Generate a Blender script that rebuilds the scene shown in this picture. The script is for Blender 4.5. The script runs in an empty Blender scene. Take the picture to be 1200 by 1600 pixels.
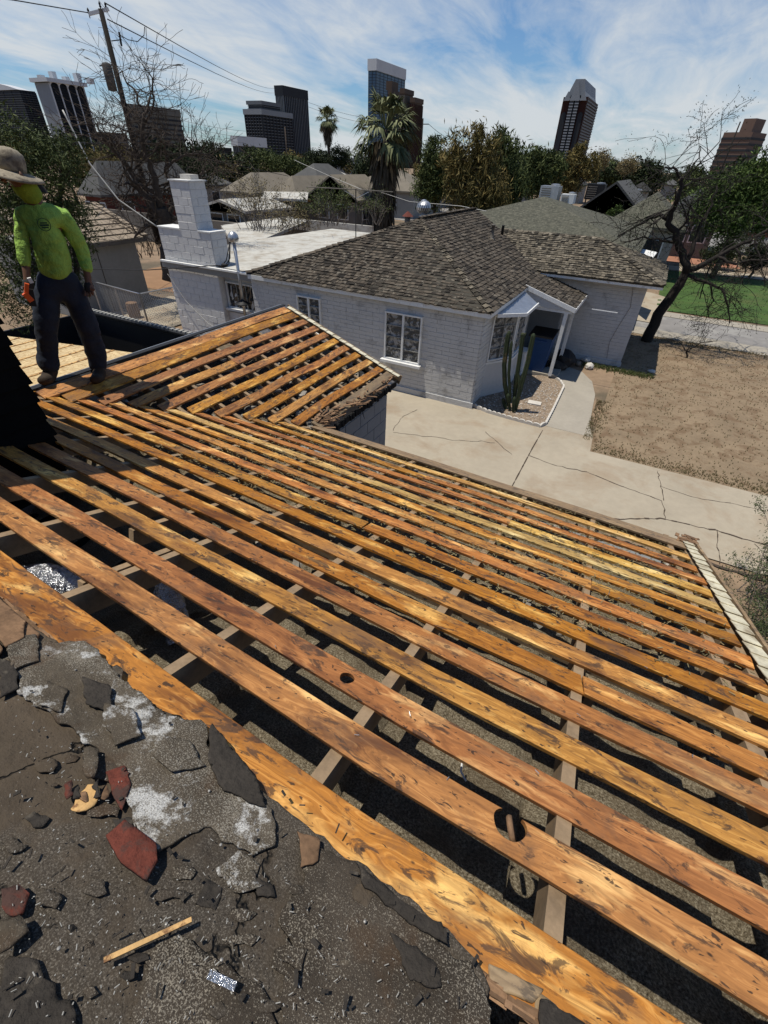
import bpy, bmesh, math, random
import numpy as np
from mathutils import Vector, Matrix
random.seed(7); rng=np.random.default_rng(7)
S=bpy.context.scene; COL=S.collection
R_=math.radians
# ------------------------------------------------------------------ camera
FP=691.; pit=R_(38.43); rol=R_(-2.19); yaw=R_(26.82); EYE=5.0
d1=np.array([math.cos(yaw),-math.sin(yaw),0]); d2=np.array([math.sin(yaw),math.cos(yaw),0])
def _w(v): return np.array([v@d1,v@d2,v[2]])
f0=np.array([0,math.cos(pit),-math.sin(pit)]); g0=np.array([0,-math.sin(pit),-math.cos(pit)]); r0=np.array([1.,0,0])
CF=_w(f0); CR=_w(r0*math.cos(rol)+g0*math.sin(rol)); CD=_w(g0*math.cos(rol)-r0*math.sin(rol))
cam=bpy.data.cameras.new('camera'); co=bpy.data.objects.new('camera',cam); COL.objects.link(co)
M=Matrix.Identity(4)
for i in range(3): M[i][0]=CR[i]; M[i][1]=-CD[i]; M[i][2]=-CF[i]
M[2][3]=EYE; co.matrix_world=M
cam.sensor_fit='VERTICAL'; cam.sensor_height=24; cam.sensor_width=18; cam.lens=FP/1600*24
cam.clip_start=.05; cam.clip_end=6000; S.camera=co
S.render.resolution_x=768; S.render.resolution_y=1024
# ------------------------------------------------------------------ light
SE,SA=R_(74),R_(-22)
SUN=Vector((-math.cos(SE)*math.cos(SA),math.cos(SE)*math.sin(SA),math.sin(SE)))
sl=bpy.data.lights.new('sun','SUN'); sl.energy=4.9; sl.angle=R_(.5); sl.color=(1,.94,.83)
so=bpy.data.objects.new('sun',sl); COL.objects.link(so); so.rotation_euler=SUN.to_track_quat('Z','Y').to_euler()
S.view_settings.view_transform='Standard'; S.view_settings.look='None'; S.view_settings.exposure=0; S.view_settings.gamma=1; S.view_settings.use_curve_mapping=False
W=bpy.data.worlds.new('World'); S.world=W; W.use_nodes=True
nt=W.node_tree; nt.nodes.clear()
def nn(nt,t,ins=None,**kw):
    n=nt.nodes.new('ShaderNode'+t)
    for k,v in kw.items(): setattr(n,k,v)
    for k,v in (ins or {}).items():
        s=n.inputs[k]
        if isinstance(v,bpy.types.NodeSocket): nt.links.new(v,s)
        else: s.default_value=v
    return n
def math_(nt,op,a,b=0.,c=False):
    return nn(nt,'Math',{0:a,1:b},operation=op,use_clamp=c).outputs[0]
def mix_(nt,f,a,b,bt='MIX'):
    n=nn(nt,'Mix',{0:f},data_type='RGBA',blend_type=bt)
    for k,v in ((6,a),(7,b)):
        if isinstance(v,bpy.types.NodeSocket): nt.links.new(v,n.inputs[k])
        else: n.inputs[k].default_value=(*v[:3],1)
    return n.outputs[2]
def ramp_(nt,f,stops,interp='LINEAR'):
    n=nn(nt,'ValToRGB',{0:f}); n.color_ramp.interpolation=interp; e=n.color_ramp.elements
    while len(e)<len(stops): e.new(.5)
    for i,(p,c) in enumerate(stops):
        e[i].position=p; e[i].color=(c,c,c,1) if isinstance(c,(int,float)) else (*c,1)
    return n.outputs[0]
def noise_(nt,vec,scale,detail=4,rough=.55,dist=0.,out=0):
    return nn(nt,'TexNoise',{'Vector':vec,'Scale':scale,'Detail':detail,'Roughness':rough,'Distortion':dist}).outputs[out]
sky=nn(nt,'TexSky',sky_type='NISHITA',sun_disc=False,sun_elevation=SE,sun_rotation=math.atan2(SUN.x,SUN.y),altitude=300,air_density=1.0,dust_density=.6,ozone_density=2.0)
tc=nn(nt,'TexCoord'); nrm=nn(nt,'VectorMath',{0:tc.outputs['Generated']},operation='NORMALIZE').outputs[0]
sp=nn(nt,'SeparateXYZ',{0:nrm}); zz=math_(nt,'ADD',math_(nt,'MAXIMUM',sp.outputs[2],0.),.13)
cv=nn(nt,'CombineXYZ',{0:math_(nt,'DIVIDE',sp.outputs[0],zz),1:math_(nt,'DIVIDE',sp.outputs[1],zz),2:1.7}).outputs[0]
mp=nn(nt,'Mapping',{'Vector':cv,'Rotation':(0,0,.5),'Scale':(1.15,.42,1)}).outputs[0]
c1=noise_(nt,mp,.75,9,.58,.5); c2=noise_(nt,mp,2.6,8,.62,.9)
cc=math_(nt,'ADD',math_(nt,'MULTIPLY',c1,.72),math_(nt,'MULTIPLY',c2,.28))
low=nn(nt,'MapRange',{0:sp.outputs[2],1:0.,2:.42,3:.13,4:-.045}).outputs[0]
cc=math_(nt,'ADD',cc,low)
cm=ramp_(nt,cc,[(.475,0),(.55,.38),(.655,.92)])
sc=mix_(nt,1.,sky.outputs[0],(.68,.92,1.16),'MULTIPLY')
skc=mix_(nt,cm,sc,(7.4,7.8,8.1))
bg=nn(nt,'Background',{0:skc,1:.088}); wo=nn(nt,'OutputWorld',{0:bg.outputs[0]})
# ------------------------------------------------------------------ pixel helpers (photograph pixel -> point on a real plane)
def ray(x,y): return CF+(x-600)/FP*CR+(y-800)/FP*CD
CAM=np.array([0,0,EYE])
def gz(x,y,z=0.): r=ray(x,y); return Vector(CAM+r*((z-EYE)/r[2]))
def gy(x,y,Y): r=ray(x,y); return Vector(CAM+r*(Y/r[1]))
def gx(x,y,X): r=ray(x,y); return Vector(CAM+r*(X/r[0]))
def atd(x,y,D): r=ray(x,y); return Vector(CAM+r*(D/math.hypot(r[0],r[1])))
def pv(x,y,b,off=0.):
    n=np.array([b[0],b[1],0.]); L=np.linalg.norm(n); n/=L; r=ray(x,y); return Vector(CAM+r*((L-off)/(r@n)))
def onp(x,y,n,P): r=ray(x,y); n=np.array(n,float); return Vector(CAM+r*((n@(np.array(P)-CAM))/(n@r)))
def pxm(p): # pixels per metre at point
    return FP/float((np.array(p)-CAM)@CF)
T=.3541
def mz(v,off=0.): return 3.85-T*v+off
def wz(x,off=0.): return 2.46-T*(x+2.85)+off
def gm(x,y,off=0.): return onp(x,y,(0,T,1),(0,0,3.85+off))
def gw(x,y,off=0.): return onp(x,y,(T,0,1),(-2.85,0,2.46+off))
# ------------------------------------------------------------------ mesh helpers
def mesh_obj(name,v,f,m,parent=None,smooth=False,loc=(0,0,0),rot=None):
    me=bpy.data.meshes.new(name); me.from_pydata([tuple(p) for p in v],[],f); me.update()
    if m: me.materials.append(m)
    if smooth: me.polygons.foreach_set('use_smooth',[True]*len(me.polygons))
    o=bpy.data.objects.new(name,me); COL.objects.link(o); o.location=loc
    if rot is not None: o.rotation_euler=rot
    if parent: o.parent=parent
    return o
def inst(name,me,parent,loc=(0,0,0),rot=(0,0,0),sc=(1,1,1)):
    o=bpy.data.objects.new(name,me); COL.objects.link(o); o.location=loc; o.rotation_euler=rot; o.scale=sc
    if parent: o.parent=parent
    return o
def thing(name,label,cat,loc=(0,0,0),group=None):
    o=bpy.data.objects.new(name,None); COL.objects.link(o); o.location=loc; o.empty_display_size=.2
    o['label']=label; o['category']=cat
    if group: o['group']=group
    return o
def tag(o,label,cat,group=None):
    o['label']=label; o['category']=cat
    if group: o['group']=group
    return o
def struct(o): o['kind']='structure'; return o
def stuff(o): o['kind']='stuff'; return o
class MB:
    def __init__(s): s.v=[]; s.f=[]
    def add(s,v,f):
        n=len(s.v); s.v+=[tuple(p) for p in v]; s.f+=[tuple(i+n for i in q) for q in f]; return s
    def box(s,c,d,rz=0,R=None):
        x,y,z=d[0]/2,d[1]/2,d[2]/2; P=[Vector((a,b,e)) for e in (-z,z) for b in (-y,y) for a in (-x,x)]
        Rm=R if R is not None else Matrix.Rotation(rz,3,'Z'); c=Vector(c)
        return s.add([Rm@p+c for p in P],[(0,2,3,1),(4,5,7,6),(0,1,5,4),(2,6,7,3),(0,4,6,2),(1,3,7,5)])
    def bb(s,a,b): # min,max
        a=Vector(a);b=Vector(b); return s.box((a+b)/2,b-a)
    def quad(s,*p): return s.add(p,[tuple(range(len(p)))])
    def bar(s,a,b,w,h,up=(0,0,1)):
        a=Vector(a);b=Vector(b);d=b-a;L=d.length; x=d/L; u=Vector(up); y=u.cross(x)
        if y.length<1e-4: y=Vector((1,0,0))
        y.normalize(); z=x.cross(y); return s.box((a+b)/2,(L,w,h),R=Matrix((x,y,z)).transposed())
    def prism(s,poly,h,nrm=(0,0,1)): # poly list of 3D pts, extruded down by h along -nrm
        n=len(poly); N=Vector(nrm)*h; P=[Vector(p) for p in poly]
        return s.add(P+[p-N for p in P],[tuple(range(n)),tuple(range(2*n-1,n-1,-1))]+[(i,i+n,(i+1)%n+n,(i+1)%n) for i in range(n)])
    def tube(s,pts,rad,n=6,cap=True):
        pts=[Vector(p) for p in pts]; k=len(pts); rad=rad if hasattr(rad,'__len__') else [rad]*k
        b=len(s.v); ref=Vector((0,0,1)); prev=None
        for i,p in enumerate(pts):
            d=(pts[min(i+1,k-1)]-pts[max(i-1,0)]); d=d.normalized() if d.length>1e-9 else Vector((0,0,1))
            if prev is None: y=d.orthogonal().normalized()
            else:
                y=(prev-d*prev.dot(d)); y=y.normalized() if y.length>1e-6 else d.orthogonal().normalized()
            prev=y; z=d.cross(y)
            for j in range(n):
                a=2*math.pi*j/n; s.v.append(tuple(p+(y*math.cos(a)+z*math.sin(a))*rad[i]))
        for i in range(k-1):
            for j in range(n): s.f.append((b+i*n+j,b+i*n+(j+1)%n,b+(i+1)*n+(j+1)%n,b+(i+1)*n+j))
        if cap: s.f.append(tuple(b+j for j in range(n))[::-1]); s.f.append(tuple(b+(k-1)*n+j for j in range(n)))
        return s
    def lathe(s,c,prof,n=16,axis=None):
        c=Vector(c); b=len(s.v); Rm=axis if axis is not None else Matrix.Identity(3)
        for r,z in prof:
            for j in range(n):
                a=2*math.pi*j/n; s.v.append(tuple(c+Rm@Vector((r*math.cos(a),r*math.sin(a),z))))
        for i in range(len(prof)-1):
            for j in range(n): s.f.append((b+i*n+j,b+i*n+(j+1)%n,b+(i+1)*n+(j+1)%n,b+(i+1)*n+j))
        s.f.append(tuple(b+j for j in range(n))[::-1]); s.f.append(tuple(b+(len(prof)-1)*n+j for j in range(n)))
        return s
    def build(s,name,m,parent=None,smooth=False): return mesh_obj(name,s.v,s.f,m,parent,smooth)
def grid_obj(name,x0,x1,y0,y1,nx,ny,zf,m,parent=None,keep=None,smooth=True):
    xs=np.linspace(x0,x1,nx); ys=np.linspace(y0,y1,ny); X,Y=np.meshgrid(xs,ys); Z=zf(X,Y)
    v=np.stack([X,Y,Z],-1).reshape(-1,3); idx=np.arange(nx*ny).reshape(ny,nx)
    q=np.stack([idx[:-1,:-1],idx[:-1,1:],idx[1:,1:],idx[1:,:-1]],-1).reshape(-1,4)
    if keep is not None:
        c=v[q].mean(1); q=q[keep(c[:,0],c[:,1])]
    return mesh_obj(name,v.tolist(),[tuple(a) for a in q.tolist()],m,parent,smooth)
def inpoly(px,py,poly):
    c=np.zeros(px.shape,bool); n=len(poly)
    for i in range(n):
        x1,y1=poly[i]; x2,y2=poly[i-1]
        if y1!=y2: c^=((y1>py)!=(y2>py))&(px<(x2-x1)*(py-y1)/(y2-y1)+x1)
    return c
def poly_sheet(name,poly,step,zf,m,parent,amp=.01,seed=0,seg=.02):
    rr=np.random.default_rng(seed); P=[]
    n=len(poly)
    for i in range(n):
        a=np.array(poly[i],float); b=np.array(poly[(i+1)%n],float); L=np.linalg.norm(b-a); k=max(1,int(L/seg)); nr=np.array([-(b-a)[1],(b-a)[0]])/max(L,1e-6)
        off=0.
        for j in range(k):
            off=off*.6+rr.normal()*amp*.6; P.append(a+(b-a)*j/k+nr*(off if j else 0))
    P=np.array(P); x0,y0=P.min(0)-.01; x1,y1=P.max(0)+.01; nx=max(4,int((x1-x0)/step)); ny=max(4,int((y1-y0)/step))
    xs=np.linspace(x0,x1,nx); ys=np.linspace(y0,y1,ny); X,Y=np.meshgrid(xs,ys); V=np.stack([X.ravel(),Y.ravel()],1)
    ins=inpoly(V[:,0],V[:,1],[tuple(q) for q in P]); idx=np.arange(nx*ny).reshape(ny,nx)
    q=np.stack([idx[:-1,:-1],idx[:-1,1:],idx[1:,1:],idx[1:,:-1]],-1).reshape(-1,4); q=q[ins[q].any(1)]
    out=np.unique(q[~ins[q]]); A=P;B=np.roll(P,-1,0); d=B-A; L2=(d**2).sum(1)+1e-12
    if len(out):
        w=V[out][:,None,:]-A[None]; t=np.clip((w*d[None]).sum(2)/L2,0,1); pr=A[None]+t[...,None]*d[None]; dd=((V[out][:,None]-pr)**2).sum(2); k=dd.argmin(1); V[out]=pr[np.arange(len(out)),k]
    Z=zf(V[:,0],V[:,1]); us=np.unique(q); mp=-np.ones(len(V),int); mp[us]=np.arange(len(us)); VV=np.column_stack([V,Z])[us]
    return mesh_obj(name,VV.tolist(),[tuple(a) for a in mp[q].tolist()],m,parent,True)
def vnoise(X,Y,sc,seed=0,oct=4):
    out=np.zeros_like(X,dtype=float); a=1.
    r=np.random.default_rng(seed); G=r.random((256,256))
    for o in range(oct):
        x=X*sc*2**o+31.7*o+500; y=Y*sc*2**o+17.3*o+500; xi=np.floor(x).astype(int); yi=np.floor(y).astype(int); fx=x-xi; fy=y-yi
        fx=fx*fx*(3-2*fx); fy=fy*fy*(3-2*fy); g=lambda i,j:G[(xi+i)%256,(yi+j)%256]
        out+=a*((g(0,0)*(1-fx)+g(1,0)*fx)*(1-fy)+(g(0,1)*(1-fx)+g(1,1)*fx)*fy-.5); a*=.5
    return out
# ------------------------------------------------------------------ materials
def base_mat(name,rough=.8,spec=.3,metal=0.):
    m=bpy.data.materials.new(name); m.use_nodes=True; t=m.node_tree; b=t.nodes['Principled BSDF']
    b.inputs['Roughness'].default_value=rough; b.inputs['Metallic'].default_value=metal; b.inputs['Specular IOR Level'].default_value=spec
    return m,t,b
def bump_(t,b,h,st=.3,d=.01):
    n=nn(t,'Bump',{'Height':h,'Strength':st,'Distance':d}); t.links.new(n.outputs[0],b.inputs['Normal'])
def flat(name,c,rough=.8,var=.25,scale=3.,bump=.15,bscale=60.,bd=.004,metal=0.,spec=.3,island=0.,stain_or_shade=None,stsc=1.,stl=(.5,.62),world=False):
    """colour with cloudy variation, optional per-piece variation and stains or painted shade"""
    m,t,b=base_mat(name,rough,spec,metal)
    tc=nn(t,'TexCoord').outputs['Object']
    if world: tc=nn(t,'NewGeometry').outputs['Position']
    n=noise_(t,tc,scale,6,.6); n2=noise_(t,tc,scale*9,3,.6)
    nm=math_(t,'ADD',math_(t,'MULTIPLY',n,.65),math_(t,'MULTIPLY',n2,.35))
    v=nn(t,'MapRange',{0:nm,1:.3,2:.7,3:1-var,4:1+var}).outputs[0]
    col=mix_(t,1.,c,nn(t,'CombineXYZ',{0:v,1:v,2:v}).outputs[0],'MULTIPLY')
    if island:
        r=nn(t,'NewGeometry').outputs['Random Per Island']; q=nn(t,'MapRange',{0:r,1:0.,2:1.,3:1-island,4:1+island}).outputs[0]
        col=mix_(t,1.,col,nn(t,'CombineXYZ',{0:q,1:q,2:q}).outputs[0],'MULTIPLY')
    if stain_or_shade:
        s=ramp_(t,noise_(t,tc,stsc,7,.65,.4),[(stl[0],0),(stl[1],1)]); col=mix_(t,math_(t,'MULTIPLY',s,.85),col,stain_or_shade)
    t.links.new(col,b.inputs['Base Color'])
    if bump: bump_(t,b,noise_(t,tc,bscale,5,.6),bump,bd)
    return m
def wood(name,base,dark,light,seed=0,grey=0.,tar=0.):
    m,t,b=base_mat(name,.62,.35)
    tc=nn(t,'TexCoord').outputs['Object']; oi=nn(t,'ObjectInfo'); rnd=oi.outputs['Random']
    off=nn(t,'CombineXYZ',{0:math_(t,'MULTIPLY',rnd,37.),1:math_(t,'MULTIPLY',rnd,91.),2:seed*1.}).outputs[0]
    p=nn(t,'VectorMath',{0:tc,1:off},operation='ADD').outputs[0]
    # grain : stretched along x, bent round knots
    wv=noise_(t,nn(t,'Mapping',{'Vector':p,'Scale':(1.3,7,7)}).outputs[0],1.6,3,.5)
    g=nn(t,'Mapping',{'Vector':p,'Scale':(2.2,60,60)}).outputs[0]
    g=nn(t,'VectorMath',{0:g,1:nn(t,'CombineXYZ',{1:math_(t,'MULTIPLY',wv,26.)}).outputs[0]},operation='ADD').outputs[0]
    gr=noise_(t,g,1.,5,.6)
    bl=noise_(t,nn(t,'Mapping',{'Vector':p,'Scale':(1.6,5.5,5)}).outputs[0],1.5,5,.62,.4)
    bl2=noise_(t,nn(t,'Mapping',{'Vector':p,'Scale':(5,13,13)}).outputs[0],1.7,6,.7,.8)
    col=ramp_(t,bl,[(.34,dark),(.46,base),(.55,base),(.66,light)])
    col=mix_(t,math_(t,'MULTIPLY',ramp_(t,gr,[(.38,1),(.6,0)]),.42),col,[c*.42 for c in dark])
    col=mix_(t,math_(t,'MULTIPLY',ramp_(t,gr,[(.55,0),(.75,1)]),.35),col,light)
    # per board tone
    hv=nn(t,'HueSaturation',{'Hue':nn(t,'MapRange',{0:rnd,3:.497,4:.514}).outputs[0],'Saturation':nn(t,'MapRange',{0:math_(t,'FRACT',math_(t,'MULTIPLY',rnd,7.3)),3:.98,4:1.10}).outputs[0],'Value':nn(t,'MapRange',{0:math_(t,'FRACT',math_(t,'MULTIPLY',rnd,13.7)),3:.76,4:1.14}).outputs[0],'Color':col})
    col=hv.outputs[0]
    # tar blotches and nail marks
    st=ramp_(t,bl2,[(.555-tar,0),(.61-tar,1)]); col=mix_(t,math_(t,'MULTIPLY',st,.80),col,(.040,.024,.016))
    st3=ramp_(t,noise_(t,nn(t,'Mapping',{'Vector':p,'Scale':(2.6,4,4)}).outputs[0],1.5,6,.7,.6),[(.52,0),(.68,.65)]); col=mix_(t,st3,col,(.125,.066,.036))
    st2=ramp_(t,noise_(t,nn(t,'Mapping',{'Vector':p,'Scale':(14,34,20)}).outputs[0],1.5,3,.6,.6),[(.645,0),(.67,1)]); col=mix_(t,math_(t,'MULTIPLY',st2,.85),col,(.02,.014,.01))
    vo=nn(t,'TexVoronoi',{'Vector':nn(t,'Mapping',{'Vector':p,'Scale':(7,12,1)}).outputs[0],'Scale':1.3,'Randomness':1.},feature='F1')
    nl=ramp_(t,vo.outputs['Distance'],[(.055,1),(.085,0)]); col=mix_(t,math_(t,'MULTIPLY',nl,.9),col,(.02,.012,.008))
    kn=nn(t,'TexVoronoi',{'Vector':nn(t,'Mapping',{'Vector':p,'Scale':(1.6,5.0,.25)}).outputs[0],'Scale':1.,'Randomness':1.},feature='F1').outputs['Distance']
    rings=math_(t,'SINE',math_(t,'MULTIPLY',kn,150.)); k1=ramp_(t,kn,[(.07,1),(.15,0)])
    col=mix_(t,math_(t,'MULTIPLY',k1,math_(t,'ADD',math_(t,'MULTIPLY',rings,.2),.55)),col,(.11,.035,.012))
    if grey: col=mix_(t,grey,col,(.20,.165,.12))
    t.links.new(col,b.inputs['Base Color'])
    h=math_(t,'ADD',math_(t,'MULTIPLY',gr,.6),math_(t,'MULTIPLY',bl2,.5)); bump_(t,b,h,.55,.003)
    return m
M_={}
M_['wood']=wood('stained_board_wood',(.42,.170,.048),(.15,.052,.017),(.80,.45,.165))
M_['woodtar']=wood('tar_stained_board_wood',(.40,.165,.045),(.16,.06,.02),(.76,.45,.17),6,0,.012)
M_['woodpale']=wood('pale_board_wood',(.56,.32,.11),(.32,.14,.04),(.84,.60,.29),3)
M_['woodgrey']=wood('weathered_board_wood',(.30,.185,.09),(.15,.09,.045),(.45,.31,.17),5,.35)
M_['rafter']=flat('dusty_rafter_wood',(.25,.175,.105),.85,.35,6,.3,90)
M_['darkwood']=flat('old_rotten_wood',(.17,.10,.055),.9,.5,8,.5,70,.006,island=.45)
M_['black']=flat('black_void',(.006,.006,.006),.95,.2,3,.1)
M_['siding']=flat('shade_black_siding',(.006,.006,.006),1.,.3,6,.1,90,spec=.05)  # dark siding, with its deep shade put into the near-black colour
M_['white']=flat('white_painted_block',(.60,.59,.57),.85,.1,2.5,.5,28,.012,stain_or_shade=(.36,.35,.33),stsc=3.2,stl=(.58,.72))
M_['whitewall']=flat('white_painted_wall',(.49,.485,.47),.85,.1,1.3,.6,22,.014,stain_or_shade=(.26,.25,.235),stsc=2.0,stl=(.56,.7))
M_['trim']=flat('white_trim_paint',(.66,.66,.64),.7,.12,5,.15,80,stain_or_shade=(.36,.33,.29),stsc=5,stl=(.58,.72))
M_['greyblock']=flat('grey_blue_block_wall',(.20,.21,.22),.85,.12,2,.35,40,.01)
M_['flatroof']=flat('white_coated_flat_roof',(.43,.42,.38),.85,.2,.8,.4,8,.03,stain_or_shade=(.24,.20,.15),stsc=1.8,stl=(.46,.68))
M_['shake']=flat('weathered_wood_shakes',(.052,.042,.031),.95,.4,1.3,.6,60,.006,island=.8,stain_or_shade=(.16,.14,.11),stsc=7,stl=(.56,.62))
M_['shake2']=flat('sunbleached_wood_shakes',(.085,.072,.052),.95,.4,1.3,.6,60,.006,island=.8,stain_or_shade=(.25,.22,.17),stsc=7,stl=(.57,.63))
M_['shakeg']=flat('lichen_grey_roof_shakes',(.075,.074,.052),.95,.3,2,.5,60,.006,island=.4)
M_['lich']=flat('lichen_shake_far',(.062,.062,.045),.95,.5,6,1.,7,.05,stain_or_shade=(.12,.115,.085),stsc=9,stl=(.5,.58))
M_['under']=flat('roof_underlay',(.05,.045,.035),.95,.3,3,.2)
M_['concrete']=flat('concrete_slab',(.33,.285,.215),.9,.13,.8,.35,35,.006,stain_or_shade=(.25,.18,.115),stsc=.9,stl=(.50,.72),world=True)
M_['concrete2']=flat('grey_walk_concrete',(.30,.27,.22),.9,.13,1.2,.35,35,.006,world=True)
M_['asphalt']=flat('worn_grey_asphalt',(.20,.19,.18),.95,.18,1.5,.35,60,.005,world=True,stain_or_shade=(.27,.26,.24),stsc=.9)
M_['crack']=flat('concrete_crack',(.06,.045,.033),1,.3,9,0)
M_['dirt']=flat('bare_dirt',(.21,.155,.098),.98,.25,1.1,.8,14,.03,world=True,stain_or_shade=(.145,.095,.055),stsc=2.3,stl=(.50,.60))
M_['dirt2']=flat('dry_backyard_dirt',(.22,.155,.10),.98,.35,.5,.6,9,.03,world=True,stain_or_shade=(.09,.075,.05),stsc=.35,stl=(.48,.6))
M_['lawn']=flat('green_lawn',(.045,.088,.018),.95,.5,1.1,.8,60,.03,world=True,stain_or_shade=(.085,.10,.03),stsc=.7,stl=(.5,.68))
M_['gravel']=flat('planter_gravel',(.20,.15,.105),.95,.5,14,.8,45,.02,world=True,stain_or_shade=(.42,.35,.28),stsc=24,stl=(.55,.6))
M_['glass']=flat('dark_window_glass',(.018,.022,.026),.12,.3,2,0,spec=.6)
M_['curtain']=flat('crinkled_foil_curtain',(.33,.32,.30),.45,.6,5,1.,8,.08,stain_or_shade=(.035,.034,.03),stsc=7,stl=(.46,.52))  # dark blotches paint the shade inside the curtain folds
M_['metal']=flat('galvanised_steel',(.46,.47,.48),.38,.18,5,.15,30,metal=.8,spec=.5)
M_['metalw']=flat('weathered_cream_metal',(.62,.57,.42),.5,.3,6,.5,22,.008,metal=.15,stain_or_shade=(.26,.20,.12),stsc=7,stl=(.5,.66))
M_['darkmetal']=flat('black_painted_metal',(.012,.012,.013),.6,.2,3,.1)
M_['foil']=flat('crinkled_duct_foil',(.62,.63,.66),.22,.3,20,1.,26,.05,metal=.9,spec=.6)
M_['bark']=flat('dark_tree_bark',(.060,.046,.036),.95,.35,5,.6,30,.02)
M_['barkd']=flat('blackish_tree_bark',(.022,.018,.015),.95,.3,5,.6,30,.02)
M_['barkg']=flat('grey_dry_branches',(.16,.14,.12),.95,.3,5,.4,30,.02)
M_['pole']=flat('creosoted_pole_wood',(.009,.007,.006),.9,.3,4,.4,30)
M_['wire']=flat('black_cable',(.015,.015,.016),.7,.1,3,0)
M_['wirel']=flat('pale_guy_cable',(.42,.41,.38),.6,.1,3,0)
M_['tan']=flat('tan_shingle_roof',(.155,.135,.105),.95,.2,1.5,.4,12,.02,island=.15)
M_['greyroof']=flat('grey_shingle_roof',(.075,.075,.073),.95,.2,1.5,.4,12,.02,island=.15)
M_['darkroof']=flat('dark_shingle_roof',(.03,.03,.03),.95,.2,1.5,.4,12,.02)
M_['brickred']=flat('red_brick_wall',(.12,.035,.025),.95,.2,3,.4,20)
M_['stucco']=flat('grey_stucco_wall',(.26,.255,.235),.95,.15,1.,.3,30)
M_['stuccod']=flat('dull_stucco_wall',(.15,.135,.115),.95,.2,1.,.3,30)
M_['tile']=flat('pale_concrete_roof_tile',(.24,.195,.145),.9,.2,4,.4,30,island=.25)
M_['lime']=flat('lime_work_shirt',(.27,.44,.085),.95,.15,3,1.,11,.05,stain_or_shade=(.13,.26,.05),stsc=4.5,stl=(.55,.68))
M_['jeans']=flat('dark_blue_denim',(.014,.020,.034),.9,.3,5,.6,16,.015)
M_['skin']=flat('weathered_skin',(.13,.065,.04),.6,.15,5,.2)
M_['hat']=flat('stained_grey_hat_cloth',(.27,.235,.175),.95,.3,7,.5,24,.01,stain_or_shade=(.08,.065,.05),stsc=9)
M_['boot']=flat('brown_work_boot',(.035,.024,.016),.85,.3,9,.4)
M_['glove']=flat('dark_work_glove',(.02,.018,.017),.85,.2,9,.3)
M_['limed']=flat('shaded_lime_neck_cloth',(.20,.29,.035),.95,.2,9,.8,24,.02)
M_['orange']=flat('orange_tool_plastic',(.72,.11,.02),.5,.1,5,.1)
M_['hair']=flat('dark_hair',(.012,.01,.009),.9,.2,9,.4)
M_['ink']=flat('dark_shirt_print',(.02,.05,.03),.9,.2,40,0)
M_['bin']=flat('blue_bin_plastic',(.02,.06,.16),.5,.15,3,.1)
M_['cactus']=flat('green_cactus_skin',(.028,.04,.018),.8,.4,9,.4,50,stain_or_shade=(.13,.09,.045),stsc=5,stl=(.56,.66))
M_['silver']=flat('silver_car_paint',(.42,.41,.39),.3,.1,1,0,metal=.4,spec=.6)
M_['carblue']=flat('white_car_paint',(.62,.64,.66),.3,.1,1,0,spec=.6)
M_['carred']=flat('dark_red_car_paint',(.16,.015,.02),.3,.1,1,0,spec=.6)
M_['tyre']=flat('black_tyre_rubber',(.015,.015,.015),.85,.2,9,.2)
M_['osb']=flat('yellow_strand_board',(.52,.40,.22),.85,.25,9,.3,60,stain_or_shade=(.34,.22,.10),stsc=26,stl=(.5,.56))
M_['red']=flat('faded_red_shingle',(.105,.027,.017),.92,.5,14,1.,60,.008,stain_or_shade=(.05,.032,.026),stsc=16,stl=(.47,.56))
M_['splint']=flat('raw_split_wood',(.52,.32,.13),.85,.3,20,.5,90,.004,stain_or_shade=(.12,.05,.025),stsc=18,stl=(.5,.56))
M_['stone']=flat('pale_stone',(.50,.47,.42),.9,.2,5,.4)
M_['orangeground']=flat('red_brown_ground_patch',(.30,.14,.085),.95,.25,1,.4,9,world=True)
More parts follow.
